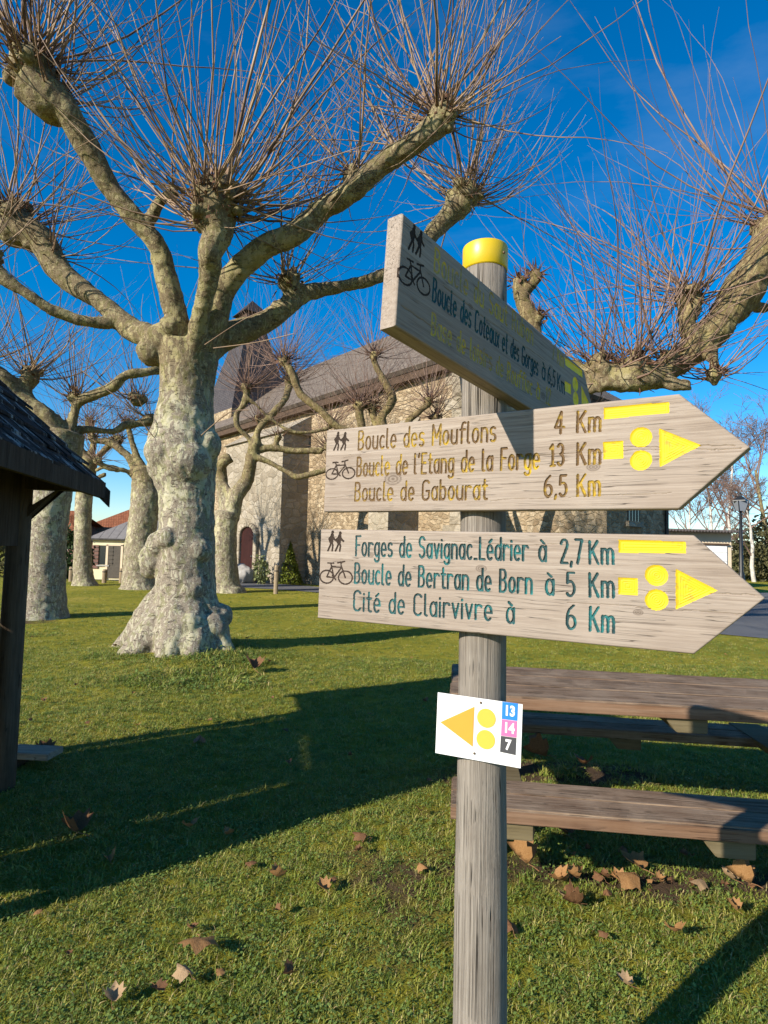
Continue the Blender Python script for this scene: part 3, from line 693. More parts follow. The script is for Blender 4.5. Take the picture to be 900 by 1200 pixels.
def plane_tree(label, base, trunk_spec, Y0, limbs, heads, voxel, mat, shoot_mat, amp=.02, freq=5.0, extra=None, seed=0, lumps=0.0, group='pollarded plane trees on the green', sm=3, roots=0, dense=.9, longer=1.7, lw=.77, knots=1.2):
    t = empty('plane_tree', base, label, 'tree', group)
    mb = MB()
    tr = pix(trunk_spec, Y0) if trunk_spec and len(trunk_spec[0]) == 4 else trunk_spec
    if tr:
        tr = [(tr[0][0] - Vector((0, 0, .35)), tr[0][1] * 1.1)] + tr
        limb(mb, tr, 20, 4)
    for i in range(roots):
        a = 2 * math.pi * (i + rng.uniform(-.3, .3)) / roots
        d = Vector((math.cos(a), math.sin(a), 0)); q = tr[1][1]
        limb(mb, [(base + d * q * .55 + UP * .32, q * .34), (base + d * q * .85 + UP * .10, q * .30), (base + d * q * 1.15 - UP * .04, q * .22), (base + d * q * 1.5 - UP * .16, q * .14)], 10, 3)
    for sp in limbs:
        q = pix(sp, Y0) if len(sp[0]) == 4 else sp
        q = [(p, r * lw) for p, r in q]; q = [(p + rdir() * r * .38, r * rng.uniform(.88, 1.15)) for p, r in q[:-1]] + [q[-1]]
        limb(mb, q, 12, 4)
        for i in range(int(len(q) * knots)):
            k = rng.randrange(1, len(q)); f = rng.random(); p = q[k - 1][0].lerp(q[k][0], f); r = q[k - 1][1] * (1 - f) + q[k][1] * f
            mb.ball(p + rdir() * r * .75, r * rng.uniform(.3, .55), 8, 6)
    hs = []
    for h in heads:
        px, py, w, dy = h[:4]; c = P(px, py, Y0 + dy); r = w / 2 * (Y0 + dy) / F_PX
        head_lumps(mb, c, r); hs.append((c, r) + tuple(h[4:]))
    if extra: extra(mb)
    me = fuse(mb, voxel, sm, 'trunk', base, amp, freq, seed, lumps)
    link('trunk', me, mat, t, smooth=True)
    for c, r, axis, n, L_, r0, tn in hs:
        if n: shoots(c, r, axis, int(n * dense), L_ * longer, r0, parent=t, org=base, m=shoot_mat, thick=.15 if Y0 < 12 else 0, seg=8 if Y0 < 12 else 6, sides=4 if Y0 < 12 else 3)
        if tn: tuft(c, r, tn, t, base, .05 if Y0 < 12 else .07)
    return t

# --- the big plane tree in the middle of the lawn
Y0 = TREE0.y; b0_ = TREE0.copy(); b0_.z = gz(b0_.x, b0_.y)
def main_extra(mb):
    def bl(px, py, w, dy, sq=(1, 1, 1)): p = P(px, py, Y0 + dy); mb.ball(p, w / 2 * (Y0 + dy) / F_PX, 12, 9, sq)
    bl(196, 530, 52, -.18); bl(220, 542, 58, -.2); bl(240, 522, 40, -.08); bl(188, 548, 32, -.12); bl(214, 508, 46, -.16); bl(187, 520, 30, -.05)
    bl(180, 655, 36, -.06); bl(186, 638, 30, -.16); bl(176, 666, 24, -.06); bl(196, 630, 26, -.3)
    bl(222, 735, 42, -.38); bl(247, 738, 40, -.22); bl(258, 722, 30, 0); bl(232, 760, 32, -.42); bl(252, 762, 24, -.3); bl(205, 720, 30, -.38)
    bl(190, 398, 40, -.1); bl(178, 412, 36, -.1); bl(200, 385, 30, -.2); bl(232, 645, 34, -.16); bl(224, 690, 40, -.18); bl(210, 600, 32, -.14)
    for pts in ([(202, 705, 40, 0), (184, 742, 50, -.2), (160, 764, 34, -.4), (142, 778, 24, -.5), (124, 790, 12, -.55)], [(202, 690, 36, 0), (176, 728, 40, 0), (152, 752, 26, .05), (132, 770, 16, .1)],
                [(213, 700, 40, -.12), (206, 742, 46, -.4), (196, 768, 30, -.62), (188, 784, 16, -.75)], [(232, 700, 38, 0), (248, 742, 40, -.16), (264, 762, 22, -.3), (274, 776, 12, -.35)], [(220, 705, 38, -.15), (225, 745, 40, -.4), (226, 770, 26, -.6), (228, 782, 14, -.7)]):
        limb(mb, pix(pts, Y0), 10, 3)
TRK = [(205, 776, 96, 0), (212, 748, 80, 0), (217, 715, 70, 0), (218, 670, 64, 0), (219, 620, 61, 0), (219, 580, 61, 0), (215, 550, 71, 0), (214, 525, 77, 0), (217, 490, 64, 0), (219, 460, 58, 0), (221, 430, 61, 0), (222, 405, 66, 0)]
LIMBS = [
    [(216, 420, 40, 0), (210, 380, 32, -.1), (201, 335, 28, -.2), (185, 295, 27, -.35), (162, 258, 27, -.5), (132, 218, 26, -.65), (103, 172, 27, -.8), (78, 137, 31, -.95), (55, 115, 42, -1.05), (32, 95, 46, -1.1)],
    [(172, 262, 16, -.45), (190, 236, 15, -.5), (203, 230, 13, -.5)],
    [(212, 425, 52, 0), (180, 400, 36, .1), (150, 384, 28, .15), (120, 358, 26, .2), (92, 332, 26, .25), (66, 308, 28, .3), (42, 284, 38, .3), (14, 268, 44, .3)],
    [(135, 380, 18, .15), (100, 377, 15, 0), (66, 364, 14, -.15), (36, 346, 14, -.3), (6, 325, 18, -.4), (-14, 312, 22, -.45)],
    [(222, 425, 32, -.15), (228, 385, 26, -.4), (236, 350, 25, -.6), (245, 318, 26, -.75), (248, 297, 32, -.85), (250, 274, 44, -.92), (252, 250, 48, -.95)],
    [(228, 425, 50, -.05), (246, 380, 40, -.15), (268, 335, 36, -.25), (300, 298, 33, -.4), (340, 272, 29, -.5), (378, 246, 29, -.6), (415, 220, 30, -.7), (452, 194, 26, -.8), (488, 168, 28, -.9), (512, 146, 34, -.95)],
    [(226, 430, 56, .05), (262, 396, 38, .2), (300, 378, 34, .3), (330, 360, 33, .4), (358, 345, 25, .5), (400, 336, 17, .6), (440, 326, 17, .7), (478, 303, 19, .8), (508, 272, 22, .85), (530, 250, 27, .9), (543, 236, 34, .9)],
    [(335, 358, 22, .4), (338, 342, 24, .38), (340, 330, 26, .36)],
]
HEADS = [
    (38, 78, 56, -1.1, (.1, -.1, 1), 120, 2.3, .0115, 150), (12, 258, 50, .3, (-.1, 0, 1), 100, 2.1, .0095, 110), (-12, 305, 26, -.45, (-.3, 0, 1), 30, 1.6, .008, 30),
    (252, 240, 58, -.95, (.05, -.15, 1), 112, 2.7, .0125, 190), (203, 226, 16, -.5, (.2, 0, 1), 12, 1.6, .009, 16),
    (415, 205, 22, -.7, (-.1, 0, 1), 36, 1.9, .009, 40), (517, 137, 38, -.95, (.15, -.1, 1), 110, 2.3, .0105, 90),
    (546, 228, 40, .9, (.2, 0, 1), 110, 2.1, .0095, 90), (338, 330, 30, .36, (0, 0, 1), 46, 1.7, .008, 70), (470, 176, 18, -.86, (-.1, 0, 1), 26, 2.0, .009, 26), (372, 244, 18, -.6, (0, 0, 1), 16, 1.8, .008, 20), (66, 118, 26, -1.0, (.2, 0, 1), 40, 2.2, .010, 50), (62, 300, 20, .3, (.1, 0, 1), 36, 1.9, .009, 40), (236, 262, 24, -.95, (-.4, -.2, .8), 34, 2.4, .011, 60), (268, 258, 22, -.85, (.5, 0, .7), 34, 2.3, .011, 60)]
main_tree = plane_tree('big mottled plane tree with burls and a flared foot, nearest on the lawn', b0_, TRK, Y0, LIMBS, HEADS, .022, M['bark'], M['shoot'], .014, 6.5, main_extra, 3, .03, sm=4)
# a few long whips low on the trunk
for px0, py0, pts in ((180, 512, [(150, 480), (120, 455), (95, 432)]), (236, 510, [(268, 490), (292, 476)]), (250, 408, [(300, 402), (345, 395)]), (240, 404, [(285, 380), (320, 366)])):
    sp_ = MB(); a = [(P(px0, py0, Y0 - .42), .0075)] + [(P(x, y + rng.uniform(-7, 7), Y0 - .6 - .08 * i) , .006 - .0015 * i) for i, (x, y) in enumerate(pts)]
    a = catmull(a, 6); sp_.tube([p for p, r in a], [min(r, .0075) for p, r in a], 5, cap=False)
    link('trunk_sprout', sp_.mesh('trunk_sprout', b0_), M['shoot'], main_tree, smooth=True)

# --- tree left, behind the shelter
g = G(47, 726); Y2 = g.y + .3; g.y = Y2; g.z = gz(g.x, g.y)
plane_tree('plane tree with a pale flaking trunk standing behind the dark shelter', g,
    [(46, 733, 66, 0), (48, 716, 50, 0), (50, 695, 44, 0), (52, 660, 40, 0), (57, 610, 38, 0), (63, 565, 38, 0), (70, 530, 42, 0), (76, 505, 40, 0)], Y2,
    [[(72, 515, 40, 0), (50, 488, 30, -.1), (25, 470, 28, -.2), (0, 452, 30, -.3), (-30, 430, 30, -.4)], [(55, 492, 26, -.1), (38, 470, 18, -.1), (32, 455, 18, -.1), (36, 442, 22, -.1)],
     [(76, 512, 26, 0), (84, 488, 14, 0), (95, 471, 15, 0), (115, 462, 14, -.1), (132, 450, 15, -.2), (150, 441, 14, -.2), (172, 436, 12, -.1), (190, 432, 14, .1)],
     [(78, 505, 18, .2), (105, 503, 10, .3), (135, 506, 10, .5), (150, 499, 12, .6), (175, 496, 11, .8)]],
    [(36, 438, 22, -.1, (0, 0, 1), 60, 2.0, .009, 40), (-25, 425, 34, -.4, (0, 0, 1), 60, 2.0, .009, 30), (88, 466, 16, 0, (-.1, 0, 1), 44, 1.7, .008, 50), (190, 428, 16, .1, (0, 0, 1), 26, 1.5, .008, 20), (176, 492, 14, .8, (0, 0, 1), 18, 1.4, .008, 20), (160, 468, 18, .5, (0, 0, 1), 30, 1.3, .008, 40)],
    .035, M['bark'], M['shoot'], .02, 4.5, None, 11, .03)
# --- slim tree further left
g = G(98, 686); Y3 = g.y; g.z = gz(g.x, g.y)
plane_tree('slim mottled plane tree in front of the dark red roofed house', g,
    [(99, 689, 30, 0), (98, 680, 22, 0), (97, 665, 19, 0), (97, 630, 17, 0), (98, 590, 17, 0), (102, 555, 18, 0), (105, 535, 16, 0)], Y3,
    [[(104, 545, 12, 0), (92, 525, 9, 0), (80, 510, 9, 0)], [(105, 545, 12, 0), (120, 530, 8, 0), (128, 522, 9, 0)], [(103, 550, 10, 0), (108, 520, 9, .2), (105, 500, 9, .2)], [(105, 575, 9, 0), (116, 560, 7, 0), (124, 556, 6, 0)]],
    [(78, 506, 12, 0, (-.2, 0, 1), 44, 2.2, .010, 20), (130, 518, 12, 0, (.1, 0, 1), 40, 2.1, .010, 20), (105, 495, 12, .2, (0, 0, 1), 44, 2.3, .010, 20)],
    .05, M['bark_far'], M['shoot_red'], .02, 4, None, 21)
# --- leaning tree in front of the cream house
g = G(166, 690); Y4 = g.y; g.z = gz(g.x, g.y)
plane_tree('leaning plane tree with forked limbs in front of the cream house', g,
    [(163, 695, 52, 0), (163, 686, 40, 0), (162, 672, 33, 0), (164, 640, 31, 0), (168, 610, 31, 0), (171, 585, 32, 0), (170, 565, 28, 0), (167, 548, 22, 0)], Y4,
    [[(165, 565, 16, 0), (152, 540, 11, 0), (138, 522, 10, 0), (124, 517, 9, 0), (110, 517, 8, 0)], [(168, 555, 16, 0), (160, 535, 10, 0), (154, 515, 9, 0), (150, 500, 8, 0)], [(172, 570, 18, 0), (182, 545, 14, 0), (180, 515, 12, 0)],
     [(140, 552, 8, 0), (125, 546, 7, 0), (112, 552, 6, 0)], [(160, 560, 10, 0), (146, 552, 8, -.2), (130, 548, 8, -.4), (116, 543, 9, -.5)]],
    [(108, 513, 12, 0, (-.1, 0, 1), 44, 2.0, .010, 30), (150, 496, 12, 0, (0, 0, 1), 44, 2.0, .010, 30), (180, 508, 14, 0, (0, 0, 1), 40, 2.0, .010, 30), (114, 540, 11, -.5, (0, 0, 1), 30, 1.6, .010, 20), (140, 515, 12, .3, (0, 0, 1), 30, 1.9, .01, 24)],
    .05, M['bark_far'], M['shoot_red'], .025, 4, None, 31, .03)
# --- forked tree in front of the church door
g = G(264, 694); Y5 = g.y; g.z = gz(g.x, g.y)
plane_tree('forked plane tree with a sawn-off stem in front of the church door', g,
    [(267, 698, 44, 0), (265, 690, 34, 0), (264, 680, 31, 0), (263, 650, 28, 0), (264, 620, 27, 0), (266, 600, 28, 0)], Y5,
    [[(266, 612, 24, 0), (261, 585, 20, .1), (259, 560, 20, .15), (261, 545, 19, .15), (270, 536, 17, .15)], [(268, 610, 24, 0), (278, 585, 22, 0), (288, 560, 20, 0), (297, 535, 18, 0), (299, 520, 17, 0)],
     [(298, 525, 10, 0), (290, 512, 8, -.1), (279, 500, 8, -.2), (277, 485, 8, -.2), (285, 472, 9, -.2), (289, 460, 10, -.2)], [(299, 522, 14, 0), (303, 505, 11, 0), (315, 492, 10, 0), (325, 478, 10, 0), (335, 466, 11, .1), (339, 452, 12, .1)],
     [(300, 528, 14, 0), (320, 524, 11, .1), (345, 527, 11, .2), (378, 528, 11, .3)], [(297, 535, 12, 0), (315, 542, 9, 0), (335, 553, 9, 0), (352, 558, 9, 0), (384, 550, 9, .1)],
     [(288, 465, 6, -.2), (300, 474, 5, -.2), (316, 490, 5, -.1), (340, 505, 6, 0), (362, 506, 6, .1), (384, 502, 7, .2)], [(275, 585, 12, 0), (255, 560, 10, .2), (240, 545, 10, .3)], [(322, 520, 8, .1), (326, 512, 9, .1)]],
    [(289, 455, 13, -.2, (0, 0, 1), 60, 2.1, .010, 44), (339, 447, 14, .1, (0, 0, 1), 60, 2.0, .010, 50), (303, 492, 10, 0, (0, 0, 1), 30, 1.4, .008, 26), (326, 512, 10, .1, (0, 0, 1), 20, 1.0, .008, 22), (384, 524, 11, .3, (0, 0, 1), 30, 1.6, .009, 20), (388, 498, 9, .2, (0, 0, 1), 30, 1.6, .009, 20), (386, 548, 9, .1, (.2, 0, 1), 16, 1.2, .009, 16)],
    .045, M['bark_far'], M['shoot_red'], .02, 4, None, 41, .02, dense=1.7)
# --- tree hidden behind the sign boards
Y6 = 14.2; g = P(566, 700, Y6); g.z = 0
plane_tree('plane tree hidden behind the sign boards, only its lifted pollard limbs showing', g,
    [(566, 722, 44, 0), (566, 680, 34, 0), (564, 620, 32, 0), (560, 575, 34, 0)], Y6,
    [[(560, 585, 26, 0), (520, 555, 20, 0), (480, 530, 18, 0), (452, 505, 15, 0), (446, 490, 14, 0), (459, 468, 13, 0), (450, 448, 11, 0), (441, 432, 10, 0), (438, 420, 10, 0)],
     [(500, 545, 16, 0), (478, 500, 10, .1), (490, 482, 9, .1), (502, 474, 10, .1)], [(470, 525, 14, 0), (428, 515, 11, 0), (424, 495, 12, 0), (421, 480, 13, 0)], [(455, 515, 12, .1), (440, 500, 10, .1), (436, 480, 12, .1)],
     [(430, 515, 11, 0), (395, 500, 11, 0), (375, 480, 12, 0), (352, 462, 13, 0), (342, 440, 12, 0), (335, 428, 12, 0)], [(560, 580, 26, 0), (600, 550, 18, .2), (640, 530, 16, .4), (668, 505, 16, .5)],
     [(520, 555, 14, .2), (512, 520, 9, .3), (510, 498, 9, .3)]],
    [(438, 416, 11, 0, (0, 0, 1), 44, 1.7, .008, 20), (503, 470, 11, .1, (0, 0, 1), 40, 1.4, .008, 30), (421, 476, 15, 0, (0, 0, 1), 44, 1.4, .008, 50), (436, 477, 14, .1, (0, 0, 1), 34, 1.3, .008, 40), (333, 424, 14, 0, (-.1, 0, 1), 56, 1.8, .008, 44), (511, 490, 12, .3, (0, 0, 1), 36, 1.3, .008, 30), (668, 500, 18, .5, (0, 0, 1), 30, 1.0, .008, 30)],
    .035, M['bark_small'], M['shoot_red'], .018, 5, None, 51, .02, dense=1.6)
# --- tree right of the frame, its long limb reaching in
Y7 = 6.6; g = Vector((6.4, 7.3, 0))
tr7 = [(Vector((6.4, 7.3, 0)), .50), (Vector((6.4, 7.3, .6)), .42), (Vector((6.38, 7.3, 1.8)), .38), (Vector((6.3, 7.25, 3.0)), .38), (Vector((6.2, 7.2, 3.8)), .36)]
plane_tree('plane tree at the right edge with one thick low limb reaching across the sky', g, tr7, Y7,
    [[(Vector((6.2, 7.2, 3.7)), .30), (Vector((5.6, 7.0, 4.35)), .24)] + pix([(920, 262, 46, .1), (898, 305, 44, 0), (878, 340, 45, 0), (852, 376, 41, 0), (826, 404, 38, 0), (794, 427, 34, 0), (755, 441, 40, 0), (718, 446, 42, 0), (688, 440, 38, .1), (658, 434, 28, .2), (630, 410, 24, .3), (616, 372, 24, .35), (606, 334, 18, .35)], Y7),
     [(612, 345, 16, .35), (624, 330, 15, .35), (630, 322, 13, .35)], [(622, 388, 16, .3), (632, 372, 14, .3)], [(858, 360, 18, 0), (880, 361, 13, .1), (905, 360, 11, .2), (940, 352, 10, .3)], [(828, 408, 20, -.1), (838, 430, 14, -.15), (836, 441, 15, -.2)], [(770, 438, 26, 0), (790, 452, 18, -.1), (806, 452, 16, -.1)],
     [(818, 400, 26, 0), (806, 380, 22, 0), (808, 360, 26, 0), (803, 348, 22, 0)], [(Vector((6.2, 7.2, 3.6)), .28), (Vector((6.9, 6.7, 4.6)), .2), (Vector((7.6, 6.3, 5.2)), .22)], [(Vector((6.3, 7.2, 3.6)), .28), (Vector((6.6, 8.1, 4.6)), .2), (Vector((6.9, 8.9, 5.4)), .22)]],
    [(916, 265, 50, .1, (0, 0, 1), 90, 2.3, .009, 110), (808, 350, 32, 0, (-.1, 0, 1), 80, 2.0, .008, 70), (742, 436, 42, 0, (0, 0, 1), 95, 1.75, .0075, 80), (700, 436, 40, .1, (-.2, 0, 1), 75, 1.6, .0075, 70), (782, 425, 30, 0, (0, 0, 1), 50, 1.6, .0075, 50), (836, 441, 18, -.2, (.6, 0, .2), 34, 1.4, .006, 30), (608, 332, 17, .35, (.4, 0, 1), 0, 1, .006, 60), (627, 323, 15, .35, (.4, 0, 1), 0, 1, .006, 50), (632, 372, 13, .3, (.4, 0, 1), 0, 1, .006, 40), (640, 420, 24, .3, (.3, 0, 1), 20, 1.3, .0065, 20)],
    .026, M['bark_small'], M['shoot_red'], .022, 6.5, None, 61, .06, dense=.72)
# ------------------------------------------------------------------ shrubs and far trees
def leaf_mesh(mb, c, rad, n, size, shape='ball', seed=0):
    for i in range(n):
        d = rdir(); rr = rng.uniform(.35, 1) ** .5
        p = Vector((d.x * rad[0] * rr, d.y * rad[1] * rr, d.z * rad[2] * rr))
        if shape == 'cone':
            h = rng.random() ** 1.4; k = (1 - h) * rng.uniform(.6, 1.08); a = rng.uniform(0, 6.283)
            p = Vector((rad[0] * k * math.cos(a), rad[1] * k * math.sin(a), rad[2] * (2 * h - 1)))
        k = noise.noise((p + Vector((seed, 0, 0))) * (1.6 / max(rad))) 
        if shape == 'ball':
            if noise.noise((p + Vector((seed, 3, 0))) * (3.2 / max(rad))) < -.18: continue
            p *= 1 + .35 * k
        u = rdir(); w = u.cross(rdir()).normalized(); s = size * rng.uniform(.6, 1.4); q = Vector(c) + p
        mb.add([q - u * s, q + w * s * .5, q + u * s, q - w * s * .5], [(0, 1, 2, 3)])
g = WP(wt(341, -.75), -.75, 0)
t = empty('conifer_shrub', g, 'small yellow-green conical conifer in the shade of the church buttress', 'shrub')
mb = MB(); hh = 1.75; leaf_mesh(mb, g + Vector((0, 0, hh / 2 + .05)), (.55, .55, hh / 2), 2600, .055, 'cone'); mb.build('foliage', M['conifer'], t)
mb = MB(); mb.tube([g - UP * .1, g + UP * .9], [.04, .02], 6); mb.build('stem', M['timber'], t)
g = WP(wt(284.5, -2.3), -2.35, 0)
bl_ = MB(); bl_.ball(g + UP * .28, .62, 12, 9, (1.1, .8, .75)); me = fuse(bl_, .06, 1, 'boulder', g, .12, 2.0, 3)
tag(link('boulder', me, M['concrete'], None, g, smooth=True), 'large pale grey boulder on the grass beside the red church door', 'boulder')
g = WP(wt(306, -2.0), -1.9, 0)
t = empty('weed_clump', g, 'tall yellowing weeds growing at the foot of the church porch', 'plant')
mb = MB(); leaf_mesh(mb, g + UP * .55, (.35, .35, .6), 500, .07); mb.build('foliage', M['weed'], t)
mb = MB()
for k in range(7): mb.tube([g + Vector((rng.uniform(-.15, .15), rng.uniform(-.15, .15), 0)), g + Vector((rng.uniform(-.3, .3), rng.uniform(-.3, .3), 1.0))], [.012, .006], 4)
mb.build('stem', M['weed'], t)

def bush(name, x, y, z, rad, n, size, m, label, cat, group=None):
    t = empty(name, (x, y, z), label, cat, group); mb = MB(); leaf_mesh(mb, Vector((x, y, z + rad[2] * .9)), rad, n, size, 'ball', x * 3.1)
    mb.build('foliage', m, t)
    mb = MB()
    for k in range(5):
        a = k * 1.3; mb.tube([(x + .1 * math.cos(a), y + .1 * math.sin(a), z - .2), (x + rad[0] * .5 * math.cos(a), y + rad[1] * .5 * math.sin(a), z + rad[2] * 1.1)], [.05, .02], 5)
    mb.build('stem', M['timber'], t)
p = P(77, 655, 25); bush('evergreen_bush', p.x, 25, -.3, (1.1, 1.0, 1.3), 2600, .11, M['hedge'], 'dark evergreen bush between the two left plane trunks', 'bush')
p = P(8, 640, 30); bush('evergreen_bush', p.x, 30, -.7, (2.6, 1.6, 1.9), 3600, .14, M['scrub'], 'olive-brown bush seen through the posts of the dark shelter', 'bush')

def bare_tree(base, h, r, depth, label, name='birch_tree', trunk_m='birch', lean=(0, 0), twig=.018, spread=.55, group=None, nb=5):
    t = empty(name, base, label, 'tree', group)
    tb = MB(); cb = MB()
    base = Vector(base)
    def grow(p, d, ln, r, lvl):
        pts = [p]; dd = d.copy(); q = p.copy(); k = 4 if lvl < 2 else 3
        for i in range(k):
            dd = (dd + rdir() * .16 + UP * (.10 if lvl < 3 else -.03)).normalized(); q = q + dd * ln / k; pts.append(q)
        rad = [max(twig * .5, r * (1 - .55 * i / k)) for i in range(k + 1)]
        (tb if lvl == 0 else cb).tube(pts, rad, 7 if lvl == 0 else (5 if lvl == 1 else 3), cap=False)
        if lvl >= depth: return
        for i in range(nb if lvl else nb + 4):
            f = rng.uniform(.25 if lvl else .3, 1.0); j = min(k - 1, int(f * k)); s = pts[j].lerp(pts[j + 1], f * k - j)
            nd = (dd + (rdir() * spread * 1.5) + UP * .15).normalized()
            grow(s, nd, ln * rng.uniform(.38, .62), max(twig * .5, rad[j] * .5), lvl + 1)
    grow(base - UP * .3, Vector((lean[0], lean[1], 1)).normalized(), h, r, 0)
    tb.build('trunk', M[trunk_m], t, smooth=True); cb.build('crown', M['twig_far'], t, smooth=True)
    return t
rng.seed(21)
def far(px, Y): d = ray(px, 660); return (d.x * Y, Y, 0)
bare_tree(far(863, 46), 9.5, .16, 4, 'tall white-stemmed birch rising straight behind the street lamp', twig=.022)
bare_tree(far(838, 48), 8.2, .13, 4, 'bare birch left of the street lamp, over the garage roof', twig=.022)
bare_tree(far(806, 52), 7.0, .13, 4, 'short bare birch just right of the church annex', twig=.024)
bare_tree(far(884, 40), 5.4, .15, 4, 'pale crooked birch leaning left beside the lane, right of the lamp', lean=(-.25, 0), twig=.02, spread=.7)
bare_tree(far(905, 44), 8.5, .2, 4, 'bare grey-brown tree at the right edge behind the scrub', name='bare_tree', trunk_m='bark_far', twig=.024, spread=.7)
bare_tree(far(945, 50), 10, .22, 4, 'tall bare tree beyond the right edge of the lane', name='bare_tree', trunk_m='bark_far', twig=.024, spread=.7)
for px_, Y_, rad, m_, lab in ((893, 42, (2.6, 2.0, 2.2), 'scrub', 'tall olive-brown scrub thicket at the right edge of the lane'), (876, 45, (1.7, 1.5, 1.3), 'hedge', 'low dark green scrub just right of the street lamp'),
                              (925, 40, (2.8, 2.0, 2.6), 'scrub', 'dense brownish thicket beyond the right end of the lane'), (852, 52, (2.2, 1.5, 1.0), 'scrub', 'low brown scrub behind the right end of the garage')):
    f_ = far(px_, Y_); bush('thicket', f_[0], f_[1], 0, rad, 3800, .13, M[m_], lab, 'thicket', 'scrub along the lane')
# small sign post and wayside flowers by the lane
# far wooded rim, one mass
mb = MB()
for k in range(260):
    a = rng.uniform(-1.25, 1.25); d = rng.uniform(120, 190); x, y = math.sin(a) * d, math.cos(a) * d
    leaf_mesh(mb, Vector((x, y, 2.0)), (6, 6, rng.uniform(2.5, 4.5)), 90, .9, 'ball', k)
tag(mb.build('woodland', M['scrub'], org=(0, 0, 0)), 'far low wood closing the horizon behind the village', 'woodland', kind='stuff')

# ------------------------------------------------------------------ information shelter at the left
rng.seed(5)
SA = P(122, 571, 3.95); EZ = SA.z; SA.z = 0
sd = Vector((-.2, .98, 0)).normalized(); sp = Vector((-sd.y, sd.x, 0))     # along the eave (away), and across (to the left)
SLEN = 2.15; HW = .95; RZ = EZ + HW * .98
def SP(a, b, z): return SA - sd * a + sp * b + Vector((0, 0, z))           # a: back from far eave end, b: left of the right eave
shelter = empty('information_shelter', SP(SLEN / 2, HW, 0), 'dark timber information shelter with a mossy shingled gable roof at the left edge', 'shelter')
# stepped shingle courses
for side in (0, 1):
    f_ = lambda b: b if side == 0 else 2 * HW - b
    mb = MB(); nC = 8
    for c in range(nC):
        b0 = HW * c / nC; b1 = HW * (c + 1.25) / nC; z0 = EZ + b0 * .98 + .035; z1 = EZ + min(b1, HW) * .98 + .012; b1 = min(b1, HW)
        a = -.02 - .015 * (c % 2)
        while a < SLEN:
            w = rng.uniform(.09, .15); e = min(a + w - .004, SLEN); jz = rng.uniform(-.004, .006); jb = rng.uniform(-.012, .012)
            q = [SP(a, f_(b0 + jb), z0 + jz), SP(e, f_(b0 + jb), z0 + jz), SP(e, f_(b1), z1), SP(a, f_(b1), z1)]
            n = Vector((0, 0, -.016)); mb.prism(q, n); a += w
    o = fixn(mb.build('roof_shingles', M['shingle'], shelter))
    # UVs in metres for the lichen
    me = o.data; ul = me.uv_layers.new(name='UVMap')
    for l in me.loops:
        v = me.vertices[l.vertex_index].co; ul.data[l.index].uv = (v.dot(sd), v.dot(sp))
mb = MB()
for side in (0, 1):
    f_ = lambda b: b if side == 0 else 2 * HW - b
    mb.prism([SP(0, f_(.02), EZ - .02), SP(SLEN - .04, f_(.02), EZ - .02), SP(SLEN - .04, f_(HW), RZ - .04), SP(0, f_(HW), RZ - .04)], (0, 0, .028))
    mb.prism([SP(.0, f_(-.01), EZ - .075), SP(SLEN, f_(-.01), EZ - .075), SP(SLEN, f_(.02), EZ - .075), SP(0, f_(.02), EZ - .075)], (0, 0, .105))
fixn(mb.build('roof_boards', M['dark_wood'], shelter))
for a in (-.045, SLEN + .005):                                     # barge boards
    for side in (0, 1):
        f_ = lambda b: b if side == 0 else 2 * HW - b; mb = MB()
        mb.prism([SP(a, f_(-.03), EZ - .13), SP(a, f_(HW), RZ - .11), SP(a, f_(HW), RZ + .0), SP(a, f_(-.03), EZ - .02)], -sd * .03)
        fixn(mb.build('barge_board', M['dark_wood'], shelter))
for a in (.32, SLEN - .32):
    for b in (.38, 2 * HW - .38):
        mb = MB(); mb.tube([SP(a, b, -.3), SP(a, b, .3), SP(a, b, 1.2), SP(a, b, EZ + .28)], [.068, .066, .064, .06], 14)
        po = mb.build('post', M['log_wood'], shelter, smooth=True)
    mb = MB()                                                       # tie beam and braces
    mb.prism([SP(a - .05, .06, EZ - .06), SP(a + .05, .06, EZ - .06), SP(a + .05, 2 * HW - .06, EZ - .06), SP(a - .05, 2 * HW - .06, EZ - .06)], (0, 0, .13))
    for s in (0, 1):
        f_ = lambda b: b if s == 0 else 2 * HW - b
        mb.prism([SP(a - .035, f_(.50), EZ - .42), SP(a - .035, f_(.50), EZ - .30), SP(a - .035, f_(.10), EZ - .0), SP(a - .035, f_(.18), EZ - .06)], -sd * .07)
    fixn(mb.build('tie_beam', M['dark_wood'], shelter))
    mb = MB(); mb.prism([SP(a + .02, .5, .62), SP(a + .02, 2 * HW - .5, .62), SP(a + .02, 2 * HW - .5, EZ - .1), SP(a + .02, .5, EZ - .1)], -sd * .04)
    mb = MB(); mb.prism([SP(a + .02, .5, .45), SP(a + .02, 2 * HW - .5, .45), SP(a + .02, 2 * HW - .5, EZ - .10), SP(a + .02, .5, EZ - .10)], -sd * .04)
    if True: fixn(mb.build('notice_panel', M['dark_wood'], shelter))
for b in (.50, 2 * HW - .50):
    mb = MB(); mb.prism([SP(.2, b - .05, EZ + .25), SP(SLEN - .2, b - .05, EZ + .25), SP(SLEN - .2, b + .05, EZ + .25), SP(.2, b + .05, EZ + .25)], (0, 0, .12)); fixn(mb.build('wall_plate', M['dark_wood'], shelter))
    if b > 1:
        mb = MB(); mb.prism([SP(.42, b - .02, .42), SP(SLEN - .42, b - .02, .42), SP(SLEN - .42, b + .02, .42), SP(.42, b + .02, .42)], (0, 0, 1.04)); fixn(mb.build('notice_panel', M['dark_wood'], shelter))
mb = MB()
mb.prism([SP(.38, .36, 1.42), SP(1.78, .36, 1.42), SP(1.78, .41, 1.42), SP(.38, .41, 1.42)], (0, 0, EZ - 1.12)); fixn(mb.build('side_board', M['dark_wood'], shelter))
